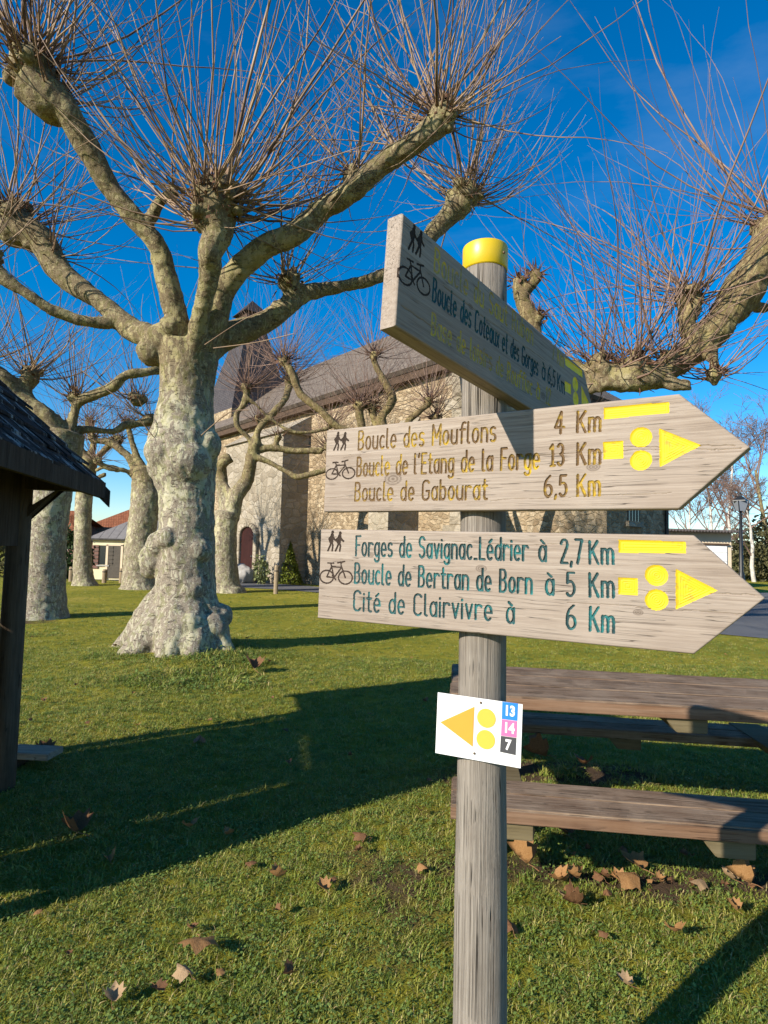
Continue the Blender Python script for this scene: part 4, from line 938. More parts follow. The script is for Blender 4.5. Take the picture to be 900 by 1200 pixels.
# low plank step beside it
sg = G(24, 904); sg.z = gz(sg.x, sg.y)
st = empty('plank_step', sg, 'low weathered plank step on the grass at the foot of the shelter post', 'step')
mb = MB(); MR = Matrix.Rotation(R(-4), 3, 'Z')
mb.box(sg + Vector((-.12, .07, .085)), (.62, .17, .04), MR); mb.build('plank', M['plank_wood'], st, bevel=.004)
for k in (-.3, .06):
    mb = MB(); mb.box(sg + Vector((-.12 + k, .07, .02)), (.08, .15, .09), MR); mb.build('foot', M['dark_wood'], st)

# ------------------------------------------------------------------ picnic table
tl = Vector((math.cos(R(7.4)), -math.sin(R(7.4)), 0)); tm = Vector((math.sin(R(7.4)), math.cos(R(7.4)), 0))
TZ = .75; BZ = .45
T0 = G(527, 812, TZ); T0.z = 0
B0 = G(531, 943, BZ); B0.z = 0
table = empty('picnic_table', T0 + tl * 1.05 + tm * .38, 'weathered brown picnic table with two attached benches behind the signpost', 'picnic table', rz=-R(7.4))
rotT = Matrix.Rotation(-R(7.4), 3, 'Z')
def tbl(name, m, fn, bevel=.006):
    """parts are built in the table's own frame (x along, y away from the viewer)"""
    mb = MB(); fn(mb); me = mb.mesh(name)
    o = link(name, me, m, table)
    bm = bmesh.new(); bm.from_mesh(me); bmesh.ops.recalc_face_normals(bm, faces=bm.faces)
    if bevel: bmesh.ops.bevel(bm, geom=list(bm.edges), offset=bevel, segments=2, affect='EDGES', clamp_overlap=True)
    bm.to_mesh(me); bm.free(); return o
LEN = 2.12; x0 = -1.05; yb = (B0 - T0).dot(tm) - .38; TD = .80
yf = -.38
def slab(xa, xb, ya, yb_, z, th):
    return lambda mb: mb.box(((xa + xb) / 2, (ya + yb_) / 2, z - th / 2), (xb - xa, yb_ - ya, th))
for k in range(3):
    w = TD / 3; o = tbl('table_plank', M['table_wood'], slab(x0 + .006 * (k % 2), x0 + LEN - .01 * (k % 2), yf + k * w + (0.004 if k else 0), yf + (k + 1) * w - .004, TZ, .06))
o = tbl('front_fascia', M['table_edge'], slab(x0 + .001, x0 + LEN - .001, yf - .0125, yf - .0035, TZ - .006, .052), .003)
for ya, bz in ((yb, BZ), (yf + TD + .03, .392)):
    for k in range(2):
        w = .155; tbl('bench_plank', M['table_wood'], slab(x0 + .02, x0 + LEN - .02, ya + k * w + .002 * k, ya + (k + 1) * w - .001, bz, .052))
tbl('bench_fascia', M['table_edge'], slab(x0 + .021, x0 + LEN - .021, yb - .0125, yb - .0035, BZ - .006, .045), .003)
FR = (x0 + .25, x0 + 1.06, x0 + 1.87)
def cleat(xc, ya, yb_, z, w=.195, th=.068):
    def fn(mb):
        prof = [(xc - w / 2, z), (xc + w / 2, z), (xc + w / 2, z - th), (xc - w / 2 + .055, z - th)]
        mb.prism([(x, ya, zz) for x, zz in prof], (0, yb_ - ya, 0))
    return fn
for i, xc in enumerate(FR):
    tbl('table_bearer', M['cleat_wood'], cleat(xc + (.06 if i else -.10), yf + .012, yf + TD - .03, TZ - .061), .004)
    if i == 1:
        tbl('bench_cleat', M['cleat_wood'], cleat(xc, yb + .01, yb + .30, BZ - .053), .004)
        tbl('bench_cleat', M['cleat_wood'], cleat(xc, yf + TD + .06, yf + TD + .33, .392 - .053), .004)
    else:
        tbl('bench_bearer', M['cleat_wood'], cleat(xc, yb + .01, yf + TD + .36, BZ - .053, .19), .004)
        for s in (-1, 1):
            ym = yf + TD / 2
            def leg(mb, s=s, xc=xc, ym=ym):
                xo = -.11 if xc < 0 else .12; a = Vector((xc + xo, ym + s * .52, -.08)); b = Vector((xc + xo, ym + s * .22, TZ - .13))
                q = [a + Vector((0, -.06, 0)), a + Vector((0, .06, 0)), b + Vector((0, .06, 0)), b + Vector((0, -.06, 0))]
                mb.prism(q, (.07, 0, 0))
            tbl('leg', M['table_edge'], leg)
# ------------------------------------------------------------------ signpost with routed boards
def arc(cx, cy, rx, ry, a0, a1, n=9):
    return [(cx + rx * math.cos(R(a0 + (a1 - a0) * i / n)), cy + ry * math.sin(R(a0 + (a1 - a0) * i / n))) for i in range(n + 1)]
XH = .66; w_ = .30; r_ = w_ / 2; ry_ = XH / 2
bowl = lambda: arc(r_, ry_, r_, ry_, 0, 360, 16)
acc_g = lambda x: [(x - .08, XH + .26), (x + .06, XH + .12)]
acc_a = lambda x: [(x + .08, XH + .26), (x - .06, XH + .12)]
eg = lambda: [(0.0, ry_), (w_, ry_)] + arc(r_, ry_, r_, ry_, 0, 310, 14)[1:]
ag = lambda: [bowl(), [(w_, XH), (w_, 0)]]
GL = {
    'a': (ag(), w_), 'b': ([[(0, 1), (0, 0)], bowl()], w_), 'c': ([arc(r_, ry_, r_, ry_, 50, 310, 12)], w_ * .9), 'd': ([[(w_, 1), (w_, 0)], bowl()], w_),
    'e': ([eg()], w_), 'f': ([[(.10, 0), (.10, .84)] + arc(.22, .84, .12, .16, 180, 60, 6), [(0, XH), (.26, XH)]], .26),
    'g': ([bowl(), [(w_, XH), (w_, -.12)] + arc(r_, -.12, r_, .16, 0, -160, 8)], w_), 'i': ([[(0, 0), (0, XH)], [(0, .84), (0, .87)]], .02),
    'l': ([[(0, 1), (0, .10)] + arc(.09, .10, .09, .10, 180, 270, 4)], .10), 'm': ([[(0, 0), (0, XH)], [(0, .46)] + arc(.12, .46, .12, .2, 180, 0, 8) + [(.24, 0)], [(.24, .46)] + arc(.36, .46, .12, .2, 180, 0, 8) + [(.48, 0)]], .48),
    'n': ([[(0, 0), (0, XH)], [(0, .46)] + arc(r_, .46, r_, .2, 180, 0, 8) + [(w_, 0)]], w_), 'o': ([bowl()], w_),
    'r': ([[(0, 0), (0, XH)], [(0, .42)] + arc(.16, .42, .16, .24, 180, 45, 7)], .26), 's': ([arc(.13, .495, .13, .165, 40, 270, 9) + arc(.13, .165, .13, .165, 90, -140, 9)], .26),
    't': ([[(.09, .95), (.09, .12)] + arc(.19, .12, .10, .12, 180, 290, 5), [(0, XH), (.22, XH)]], .22), 'u': ([[(0, XH), (0, .2)] + arc(r_, .2, r_, .2, 180, 360, 8) + [(w_, XH), (w_, 0)]], w_),
    'v': ([[(0, XH), (.14, 0), (.28, XH)]], .28), 'x': ([[(0, XH), (.26, 0)], [(.26, XH), (0, 0)]], .26),
    'B': ([[(0, 0), (0, 1), (.16, 1)] + arc(.16, .77, .14, .23, 90, -90, 7) + [(0, .54)], [(.16, .54)] + arc(.16, .27, .17, .27, 90, -90, 7) + [(0, 0)]], .34),
    'C': ([arc(.19, .78, .19, .22, 30, 180, 7) + arc(.19, .22, .19, .22, 180, 330, 7)], .38), 'E': ([[(.30, 1), (0, 1), (0, 0), (.30, 0)], [(0, .54), (.24, .54)]], .30),
    'F': ([[(.30, 1), (0, 1), (0, 0)], [(0, .54), (.24, .54)]], .28), 'G': ([arc(.19, .78, .19, .22, 30, 180, 7) + arc(.19, .22, .19, .22, 180, 360, 8) + [(.38, .46), (.22, .46)]], .38),
    'K': ([[(0, 0), (0, 1)], [(.34, 1), (0, .42)], [(.11, .60), (.36, 0)]], .36), 'L': ([[(0, 1), (0, 0), (.28, 0)]], .28), 'M': ([[(0, 0), (0, 1), (.22, .34), (.44, 1), (.44, 0)]], .44),
    'R': ([[(0, 0), (0, 1), (.16, 1)] + arc(.16, .75, .16, .25, 90, -90, 7) + [(0, .50)], [(.14, .50), (.34, 0)]], .34), 'S': ([arc(.17, .76, .17, .24, 30, 270, 10) + arc(.17, .26, .17, .26, 90, -150, 10)], .34),
    '0': ([arc(.17, .5, .17, .5, 0, 360, 18)], .34), '1': ([[(0, .82), (.14, 1), (.14, 0)], [(.02, 0), (.26, 0)]], .26), '2': ([arc(.16, .78, .16, .22, 170, -20, 9) + [(0, 0), (.33, 0)]], .33),
    '3': ([arc(.15, .76, .15, .24, 150, -90, 9), arc(.15, .26, .17, .26, 90, -150, 10)], .33), '4': ([[(.22, 0), (.22, 1), (0, .28), (.34, .28)]], .34),
    '5': ([[(.30, 1), (.04, 1), (.02, .56)] + arc(.14, .32, .18, .32, 110, -140, 11)], .33), '6': ([[(.26, 1)] + arc(.20, .4, .20, .5, 120, 180, 4) + arc(.17, .28, .17, .28, 180, 540, 16)], .34), '7': ([[(0, 1), (.32, 1), (.10, 0)]], .32),
    ',': ([[(.04, .06), (0, -.14)]], .06), "'": ([[(.03, 1), (0, .82)]], .05), '_': ([[(0, .0), (.12, .0)]], .14),
    '\u00e9': ([eg(), acc_a(r_)], w_), '\u00e8': ([eg(), acc_g(r_)], w_), '\u00e0': (ag() + [acc_g(r_)], w_)}
def text_strokes(s, p0, p1, cap, gap=.17, space=.36):
    x = 0; items = []
    for ch in s:
        if ch == ' ': x += space; continue
        st, w = GL[ch]; items.append((x, st)); x += w + gap
    tot = x - gap; d = Vector((p1[0] - p0[0], p1[1] - p0[1])); ln = d.length; d /= ln; e = Vector((-d.y, d.x)); kx = ln / tot
    return [[(p0[0] + d.x * (ox + a) * kx + e.x * b * cap, p0[1] + d.y * (ox + a) * kx + e.y * b * cap) for a, b in poly] for ox, st in items for poly in st]
def seg_dist(px, py, poly, lim, D):
    """lower D with the distance to a polyline, only where it is near"""
    a = np.array(poly); lo = a.min(0) - lim; hi = a.max(0) + lim
    sel = np.nonzero((px > lo[0]) & (px < hi[0]) & (py > lo[1]) & (py < hi[1]))[0]
    if len(sel) == 0: return
    x, y = px[sel], py[sel]; d = np.full(len(sel), 9.0)
    for (x0, y0), (x1, y1) in zip(poly[:-1], poly[1:]):
        vx, vy = x1 - x0, y1 - y0; L2 = vx * vx + vy * vy + 1e-12
        t = np.clip(((x - x0) * vx + (y - y0) * vy) / L2, 0, 1)
        d = np.minimum(d, np.hypot(x - x0 - t * vx, y - y0 - t * vy))
    D[sel] = np.minimum(D[sel], d)
def poly_sd(px, py, poly):
    """signed distance to a convex polygon, negative inside"""
    ar = sum(poly[i][0] * poly[(i + 1) % len(poly)][1] - poly[(i + 1) % len(poly)][0] * poly[i][1] for i in range(len(poly)))
    if ar < 0: poly = poly[::-1]
    d = np.full(len(px), -9.0)
    for i in range(len(poly)):
        (x0, y0), (x1, y1) = poly[i], poly[(i + 1) % len(poly)]; l = math.hypot(x1 - x0, y1 - y0)
        d = np.maximum(d, ((px - x0) * (y1 - y0) - (py - y0) * (x1 - x0)) / l)
    return d
HIKER = lambda f: ([[(f + .02, .955), (f + .02, .95)]], [[(f, .80), (f - .02, .50)]], [[(f - .02, .50), (f + .05, .28), (f + .02, .03)], [(f - .02, .50), (f - .10, .26), (f - .20, .03)], [(f - .01, .78), (f - .16, .62), (f - .10, .46)], [(f + .01, .78), (f + .12, .60), (f + .20, .54)]])
BIKE = [arc(.22, .26, .205, .26, 0, 360, 24), arc(.78, .26, .205, .26, 0, 360, 24), [(.22, .26), (.36, .68), (.66, .66), (.44, .24), (.36, .68)], [(.22, .26), (.44, .24)], [(.78, .26), (.64, .74), (.64, .86), (.74, .90)], [(.36, .68), (.33, .80)], [(.24, .82), (.42, .82)], [(.64, .86), (.54, .84)], [(.44, .24), (.50, .16)], [(.44, .24), (.39, .33)]]

POST = Vector((.2275, 1.36, 0)); lean = Vector((-.0085, 0, 1))
signpost = empty('signpost', POST, 'wooden signpost with three routed direction boards, a yellow cap and a white marker plate', 'signpost')
mb = MB()
pp = []; pr = []
for i in range(30):
    z = -.3 + i * (2.115 + .3) / 29
    pp.append(POST + Vector((lean.x * (z - 1.45), 0, z))); pr.append(.0595 - .0105 * max(0, z) / 2.15 + .0012 * math.sin(z * 3.7) + .0006 * math.sin(z * 11))
mb.tube(pp, pr, 36); po = mb.build('post', M['post_wood'], signpost, smooth=True)
mb = MB(); top = POST + Vector((lean.x * .7, 0, 0)); zc = 2.105
mb.tube([top + UP * zc, top + UP * (zc + .002), top + UP * (zc + .0545), top + UP * (zc + .0565), top + UP * (zc + .0575)], [.0505, .0525, .0525, .0518, .0505], 40)
mb.tube([top + UP * (zc + .0576), top + UP * (zc + .0590)], [.0505, .001], 40, cap=False)
cap_ = mb.build('cap', M['yellow_cap'], signpost, smooth=False)
bm = bmesh.new(); bm.from_mesh(cap_.data)
for f in bm.faces: f.smooth = abs(f.normal.z) < .25
bm.to_mesh(cap_.data); bm.free()
mb = MB(); mb.ball(top + Vector((.036, -.039, zc + .03)), .0035, 8, 5); mb.build('screw', M['rust'], cap_, org=POST)

class Board:
    def __init__(s, th, tilt, off, z, s0, s1, s2, H, thick, wood='sign_wood'):
        s.wood = M[wood]; s.cracks = []
        s.th, s.t = R(th), R(tilt); s.s0, s.s1, s.s2, s.H, s.T = s0, s1, s2, H, thick
        s.d = Vector((math.cos(s.th) * math.cos(s.t), -math.sin(s.th) * math.cos(s.t), math.sin(s.t)))
        s.n = Vector((-math.sin(s.th), -math.cos(s.th), 0)); s.u = s.n.cross(s.d)
        s.o = Vector((POST.x, POST.y, z + CAM_H)) + s.n * off
        s.grooves = []; s.pockets = []
    def loc(s, px, py):            # where a sight line meets the front face, in board coordinates
        r = ray(px, py); c = Vector((0, 0, CAM_H)); t = (s.o - c).dot(s.n) / r.dot(s.n); q = c + r * t - s.o
        return (q.dot(s.d), q.dot(s.u))
    def text(s, txt, a, b, cap, name, mat, hw=.0019):
        s.grooves.append((name, mat, text_strokes(txt, s.loc(*a), s.loc(*b), cap), hw, .0024))
    def texts(s, parts, name, mat, hw=.0019):
        for txt, a, b, cap in parts: s.text(txt, a, b, cap, name, mat, hw)
    def crack(s, x0, x1, y0, h=.0006, seed=1):
        r2 = random.Random(seed); n = 40; y = y0; pl = []
        for i in range(n + 1):
            pl.append((x0 + (x1 - x0) * i / n, y)); y += r2.gauss(0, .0006)
        s.cracks.append((pl, h))
    def hikers(s, a, b, h):        # a lower left, b lower right
        p, q = s.loc(*a), s.loc(*b); k = q[0] - p[0]
        for nm, f in (('hiker_symbol', .28), ('hiker_symbol', .72)):
            hd, bd, lb_ = HIKER(f * .9); tr = lambda pl: [[(p[0] + x * k, p[1] + (q[1] - p[1]) * x + y * h * (1 if f < .5 else .95)) for x, y in poly] for poly in pl]
            s.grooves.append((nm, M['burnt'], [(tr(hd), .0033), (tr(bd), .0042), (tr(lb_), .0018)], None, .0016))
    def bike(s, a, b, h):
        p, q = s.loc(*a), s.loc(*b); k = q[0] - p[0]
        s.grooves.append(('bicycle_symbol', M['burnt'], [[(p[0] + x * k, p[1] + (q[1] - p[1]) * x + y * h) for x, y in poly] for poly in BIKE], .00125, .0014))
    def pocket(s, name, mat, kind, pts, rad=None):
        s.pockets.append((name, mat, kind, [s.loc(*p) for p in pts], rad))
    def build(s, label):
        step = .0011; nj = int(s.H / step); ni = int((s.s2 - s.s0) / step)
        tt = np.linspace(-s.H / 2, s.H / 2, nj + 1); aa = np.linspace(0, 1, ni + 1)
        se = s.s2 - (s.s2 - s.s1) * np.abs(tt) / (s.H / 2)
        X = s.s0 + aa[None, :] * (se[:, None] - s.s0); Y = np.repeat(tt[:, None], ni + 1, 1)
        x, y = X.ravel(), Y.ravel(); z = np.zeros(len(x)); cls = np.zeros(len(x), int); names = [('body', s.wood)]
        # softened edges
        k = (s.H / 2) / math.hypot(s.H / 2, s.s2 - s.s1)
        de = np.minimum(np.minimum(x - s.s0, s.H / 2 - np.abs(y)), (se.repeat(ni + 1) - x) * k); rr = .0035
        z -= np.where(de < rr, rr - np.sqrt(np.maximum(0, rr ** 2 - (rr - np.clip(de, 0, rr)) ** 2)), 0)
        # gentle cupping and raised grain
        z += .0009 * np.sin(x * 7 + 1) * np.cos(y * 12)
        gid = 1
        for strokes, h_ in s.cracks:                                # drying cracks along the grain
            D = np.full(len(x), 9.0); seg_dist(x, y, strokes, h_ * 2, D)
            z -= .0035 * np.clip((h_ * 1.3 - D) / h_, 0, 1)
        for nm, mat, st, hw, dep in s.grooves:
            lay = st if hw is None else [(st, hw)]
            for strokes, h_ in lay:
                D = np.full(len(x), 9.0)
                for poly in strokes: seg_dist(x, y, poly, h_ * 2.2, D)
                m = D < h_ * 1.05; cls[m] = gid; q = np.clip(D / h_, 0, 1.25)
                z = np.where(q < 1.25, np.minimum(z, z * 0 - dep * np.clip((1.22 - q) / .55, 0, 1)), z)
            names.append((nm, mat)); gid += 1
        for nm, mat, kind, pts, rad in s.pockets:
            if kind == 'disc': sd_ = np.hypot(x - pts[0][0], y - pts[0][1]) - rad
            else: sd_ = poly_sd(x, y, pts) ; 
            if kind != 'disc': sd_ = np.where(sd_ > -.002, sd_, sd_)
            m = sd_ < 0; cls[m] = gid
            dep = np.clip(-sd_ / .0012, 0, 1) * .0022 + np.where(m, .0005 * np.cos(2 * math.pi * sd_ / .0042), 0)
            z = np.where(sd_ < 0, -dep, z); names.append((nm, mat)); gid += 1
        NI = ni + 1; idx = np.arange(len(x)).reshape(nj + 1, NI)
        Q = np.stack([idx[:-1, :-1], idx[:-1, 1:], idx[1:, 1:], idx[1:, :-1]], -1).reshape(-1, 4)
        fc = cls[Q].max(1)
        co = np.stack([x, y, z], 1)
        rot = Matrix((s.d, s.u, s.n)).transposed().to_4x4()
        def emit(nm, verts, faces, mat, par, smooth=True):
            me = bpy.data.meshes.new(nm); me.vertices.add(len(verts)); me.vertices.foreach_set('co', verts.ravel())
            nl = sum(len(f) for f in faces) if isinstance(faces, list) else faces.size
            flat = np.concatenate([np.asarray(f) for f in faces]) if isinstance(faces, list) else faces.ravel()
            me.loops.add(nl); me.loops.foreach_set('vertex_index', flat.astype(np.int32))
            ls = np.arange(0, nl, 4) if not isinstance(faces, list) else np.cumsum([0] + [len(f) for f in faces[:-1]])
            me.polygons.add(len(ls)); me.polygons.foreach_set('loop_start', ls.astype(np.int32))
            me.update(calc_edges=True); me.validate()
            return link(nm, me, mat, par, smooth=smooth)
        # body: uncut face, four edges, back
        bf = Q[fc == 0]; n0 = len(co)
        border = list(idx[0, :]) + list(idx[1:, -1]) + list(idx[-1, -2::-1]) + list(idx[-2:0:-1, 0])
        bv = co[border].copy(); bv[:, 2] = -s.T
        allv = np.concatenate([co, bv]); nb = len(border)
        side = np.array([[border[(i + 1) % nb], border[i], n0 + i, n0 + (i + 1) % nb] for i in range(nb)])
        back = [n0 + i for i in range(nb)][::-1]
        bx = [co[idx[0, 0]], co[idx[0, -1]], np.array([s.s2, 0, 0]), co[idx[-1, -1]], co[idx[-1, 0]]]
        m0 = len(allv); bk = np.array([[p[0], p[1], -s.T] for p in bx]); allv = np.concatenate([allv, bk])
        faces = [f for f in np.concatenate([bf, side])] + [np.array([m0 + 4, m0 + 3, m0 + 2, m0 + 1, m0])]
        used = np.unique(np.concatenate(faces)); mp_ = -np.ones(len(allv), int); mp_[used] = np.arange(len(used))
        bo = emit('direction_board', allv[used], [mp_[f] for f in faces], s.wood, signpost, False)
        sm = np.zeros(len(bo.data.polygons), bool); sm[:len(bf)] = True; bo.data.polygons.foreach_set('use_smooth', sm)
        bo['label'] = label
        bo.matrix_local = Matrix.Translation(s.o - POST) @ rot
        for i in range(1, gid):
            f = Q[fc == i]
            if len(f) == 0: continue
            used = np.unique(f); mp_ = -np.ones(len(co), int); mp_[used] = np.arange(len(used))
            emit(names[i][0], co[used], mp_[f], names[i][1], bo)
        return bo
TY, TT, PY = M['text_yellow'], M['text_teal'], M['paint_yellow']
# middle board
b = Board(33.42, -.42, .0750, .1964, -.408, .4124, .5224, .2104, .030)
b.texts([('Boucle des Mouflons', (419.8, 527.0), (580.6, 517.0), .046), ('4', (650.5, 508), (660.5, 507.5), .043), ('Km', (676.5, 506.5), (703, 505), .041)], 'lettering', TY)
b.texts([("Boucle de l'Etang de la Forge", (418, 558.0), (631.5, 549.0), .046), ('13', (645, 546), (660.5, 545), .043), ('Km', (676.8, 544.5), (703, 543.3), .042)], 'lettering', TY)
b.texts([('Boucle de Gabourat', (415.8, 586.8), (570.5, 585.0), .044), ('6,5', (638.5, 581.8), (664, 581), .041), ('Km', (677, 581), (702.5, 580.3), .041)], 'lettering', TY)
b.hikers((390, 528), (411, 527), .046); b.bike((381, 562), (416, 560.5), .052)
b.pocket('yellow_bar', PY, 'poly', [(707.9, 478), (783.6, 471), (783.6, 483.7), (708.3, 491)])
b.pocket('yellow_square', PY, 'poly', [(707.2, 518.5), (729.6, 517), (730, 537), (707.5, 538)])
c1 = b.loc(751, 512.3); b.pocket('yellow_disc', PY, 'disc', [(751, 512.3)], .0185); b.pocket('yellow_disc', PY, 'disc', [(751, 539.4)], .0185)
b.pocket('yellow_triangle', PY, 'poly', [(772.9, 502.3), (821, 521.5), (773.5, 546.9)])
for a in ((-.36, .24, .004, .0007, 1), (.30, .50, .012, .0009, 2), (.26, .51, .004, .0007, 3), (-.40, -.1, -.07, .0005, 4), (.05, .4, -.085, .0005, 8)): b.crack(*a)
b.build('middle board with yellow lettering pointing right')
# lower board
b = Board(26.96, -.35, .0752, -.0628, -.3914, .4244, .5354, .2169, .030, 'sign_wood_low')
b.texts([('Forges de Savignac_L\u00e9drier', (417, 651), (618.5, 657), .046), ('\u00e0', (632, 657.3), (639.5, 657.6), .046), ('2,7', (657.5, 659.6), (682, 660.3), .047), ('Km', (691.3, 660.3), (718.5, 660.8), .044)], 'lettering', TT, .0019)
b.texts([('Boucle de Bertran de Born', (415.5, 683), (623, 695.5), .046), ('\u00e0', (640, 696.5), (648.5, 697), .046), ('5', (664.5, 698.2), (673.5, 698.6), .046), ('Km', (691.5, 699), (719, 700), .045)], 'lettering', TT, .0019)
b.texts([('Cit\u00e9 de Clairvivre', (414.5, 715.3), (576, 727), .046), ('\u00e0', (594, 729.5), (602, 730.2), .046), ('6', (664.5, 736.5), (674, 737.3), .046), ('Km', (691.5, 739), (719, 741.5), .046)], 'lettering', TT, .0019)
b.hikers((383, 646), (405.5, 646.5), .049); b.bike((374, 683), (413, 685), .060)
b.pocket('yellow_bar', PY, 'poly', [(725.3, 632.8), (803.2, 634.7), (803.2, 648), (725.3, 647.5)])
b.pocket('yellow_square', PY, 'poly', [(725, 676.5), (746.8, 677.5), (747, 697.5), (725, 696.5)])
b.pocket('yellow_disc', PY, 'disc', [(769.2, 674.2)], .0193); b.pocket('yellow_disc', PY, 'disc', [(769.4, 703)], .0193)
b.pocket('yellow_triangle', PY, 'poly', [(792.3, 666.8), (840.3, 691.8), (792.6, 713.8)])
for a in ((.24, .52, .004, .0008, 5), (-.38, .0, -.055, .0005, 6), (.2, .5, -.03, .0006, 7), (-.2, .2, .085, .0005, 9)): b.crack(*a)
b.build('lower board with dark teal lettering pointing right')
# top board, turned away
b = Board(-51.1, -3.9, .0750, .4446, -.4325, .412, .50, .2015, .033, 'sign_wood_top')
FD = M['text_faded']; z7 = lambda x, y: (440 + x / 3.4615, 240 + y / 3.4615)
b.texts([('Boucle du Saut Ruban', z7(240, 268), z7(637, 568), .044), ('7 Km', z7(716, 625), z7(762, 660), .040)], 'lettering', FD)
b.texts([('Boucle des Coteaux et des Gorges', z7(233, 388), z7(657, 692), .043), ('\u00e0', z7(674, 703), z7(686, 711), .043), ('6,5', z7(698, 720), z7(727, 741), .041), ('Km', z7(737, 748), z7(766, 768), .041)], 'lettering', M['text_green'])
b.texts([('Base de loisirs de Rouffiac', z7(228, 525), z7(634, 772), .040), ('\u00e0', z7(652, 783), z7(664, 790), .04), ('12', z7(690, 803), z7(708, 814), .04)], 'lettering', FD)
b.hikers(z7(132, 178), z7(204, 228), .050); b.bike(z7(90, 305), z7(222, 378), .058)
PF = M['paint_faded']
b.pocket('yellow_bar', PF, 'poly', [z7(768, 618), z7(838, 673), z7(840, 700), z7(771, 650)])
b.pocket('yellow_square', PF, 'poly', [z7(768, 715), z7(792, 730), z7(793, 768), z7(769, 755)])
b.pocket('yellow_disc', PF, 'disc', [z7(811, 728)], .019); b.pocket('yellow_disc', PF, 'disc', [z7(813, 788)], .019)
b.pocket('yellow_triangle', PF, 'poly', [z7(836, 735), z7(866, 802), z7(838, 822)])
for a in ((-.42, -.1, -.06, .0006, 11), (-.3, .2, .03, .0005, 12)): b.crack(*a)
b.build('top board with faded lettering, turned away to the right')

# white marker plate nailed below
pb_ = Board(22.26, -1.24, .0610, -.3749, -.0834, .1005, .1006, .1302, .003)
rotp = Matrix((pb_.d, pb_.u, pb_.n)).transposed().to_4x4()
mb = MB(); mb.box(((pb_.s0 + pb_.s1) / 2, 0, -.0008), (pb_.s1 - pb_.s0, pb_.H, .0016))
plate = link('marker_plate', mb.mesh('marker_plate'), M['plate_white'], signpost); plate.matrix_local = Matrix.Translation(pb_.o - POST) @ rotp
zp = lambda x, y: pb_.loc(500 + x / 6.4286, 800 + y / 6.4286)
def flat(name, m, pts, z=.0004, th=.0006, par=None):
    mb = MB(); mb.prism([(p[0], p[1], z) for p in pts], (0, 0, th)); o = fixn(link(name, mb.mesh(name), m, par or plate)); return o
flat('orange_triangle', M['plate_orange'], [zp(103, 297), zp(360, 180), zp(347, 482)])
for cx_, cy_ in ((450, 267), (445, 428)):
    c = zp(cx_, cy_); rr = abs(zp(cx_ + 71, cy_)[0] - c[0]); flat('yellow_disc', M['plate_yellow'], [(c[0] + rr * math.cos(a * math.pi / 18), c[1] + rr * math.sin(a * math.pi / 18)) for a in range(36)])
def digits(txt, p, size, name='number'):
    cu = bpy.data.curves.new('digits', 'FONT'); cu.body = txt; cu.size = size; cu.align_x = 'CENTER'; cu.align_y = 'CENTER'; cu.extrude = .00015; cu.offset = size * .042
    o = bpy.data.objects.new('digits', cu); COL.objects.link(o)
    me = bpy.data.meshes.new_from_object(o.evaluated_get(bpy.context.evaluated_depsgraph_get())); bpy.data.objects.remove(o); bpy.data.curves.remove(cu)
    me.transform(Matrix.Diagonal((.82, 1.0, 1, 1))); me.transform(Matrix.Translation((p[0], p[1], .0016)))
    return link(name, me, M['plate_white'], plate)
for nm, txt, q in (('number_panel', '13', [(570, 143), (688, 157), (683, 287), (566, 272)]), ('number_panel', '14', [(566, 275), (682, 290), (677, 413), (560, 397)]), ('number_panel', '7', [(559, 400), (676, 416), (670, 545), (553, 520)])):
    m_ = {'13': 'plate_blue', '14': 'plate_pink', '7': 'plate_black'}[txt]; pts = [zp(*a) for a in q]
    flat(nm, M[m_], pts); c = (sum(p[0] for p in pts) / 4, sum(p[1] for p in pts) / 4)
    digits(txt, c, .0285)
for a in ((408, 150), (360, 532)):
    c = zp(*a); mb = MB(); mb.ball((c[0], c[1], .001), .0028, 8, 5, (1, 1, .6)); link('nail', mb.mesh('nail'), M['rust'], plate)
# ------------------------------------------------------------------ fallen leaves
rng.seed(77)
def m_dryleaf(name, a, b_):
    t = NT(name); c = t.co(); n = t.noise(c, 22, 4, 0.6); v = t.vor(c, 60)
    col = t.ramp(n, [(0.3, a), (0.7, b_)])
    col = t.mix(t.ramp(v, [(0.0, 0.5), (0.25, 0.0)]), col, tuple(k * .5 for k in a))
    t.done(col, .65, n, .002, 1.0, .3)
    tr = t.n('BsdfTranslucent', {'Color': col}); ms = t.n('MixShader', {'Fac': .2}); t.set(ms.inputs[1], t.b); t.set(ms.inputs[2], tr); t.t.links.new(ms.outputs[0], t.out.inputs[0])
    return t.m
LM = [m_dryleaf('leaf_tan', (.25, .12, .042), (.38, .21, .085)), m_dryleaf('leaf_brown', (.13, .06, .028), (.23, .115, .05)), m_dryleaf('leaf_pale', (.34, .215, .11), (.44, .30, .17))]
LOBES = [(0, .0, .10), (.5, .16, .55), (.28, .34, .42), (.36, .62, .95), (.16, .60, .5), (0, 1.0, 1)]
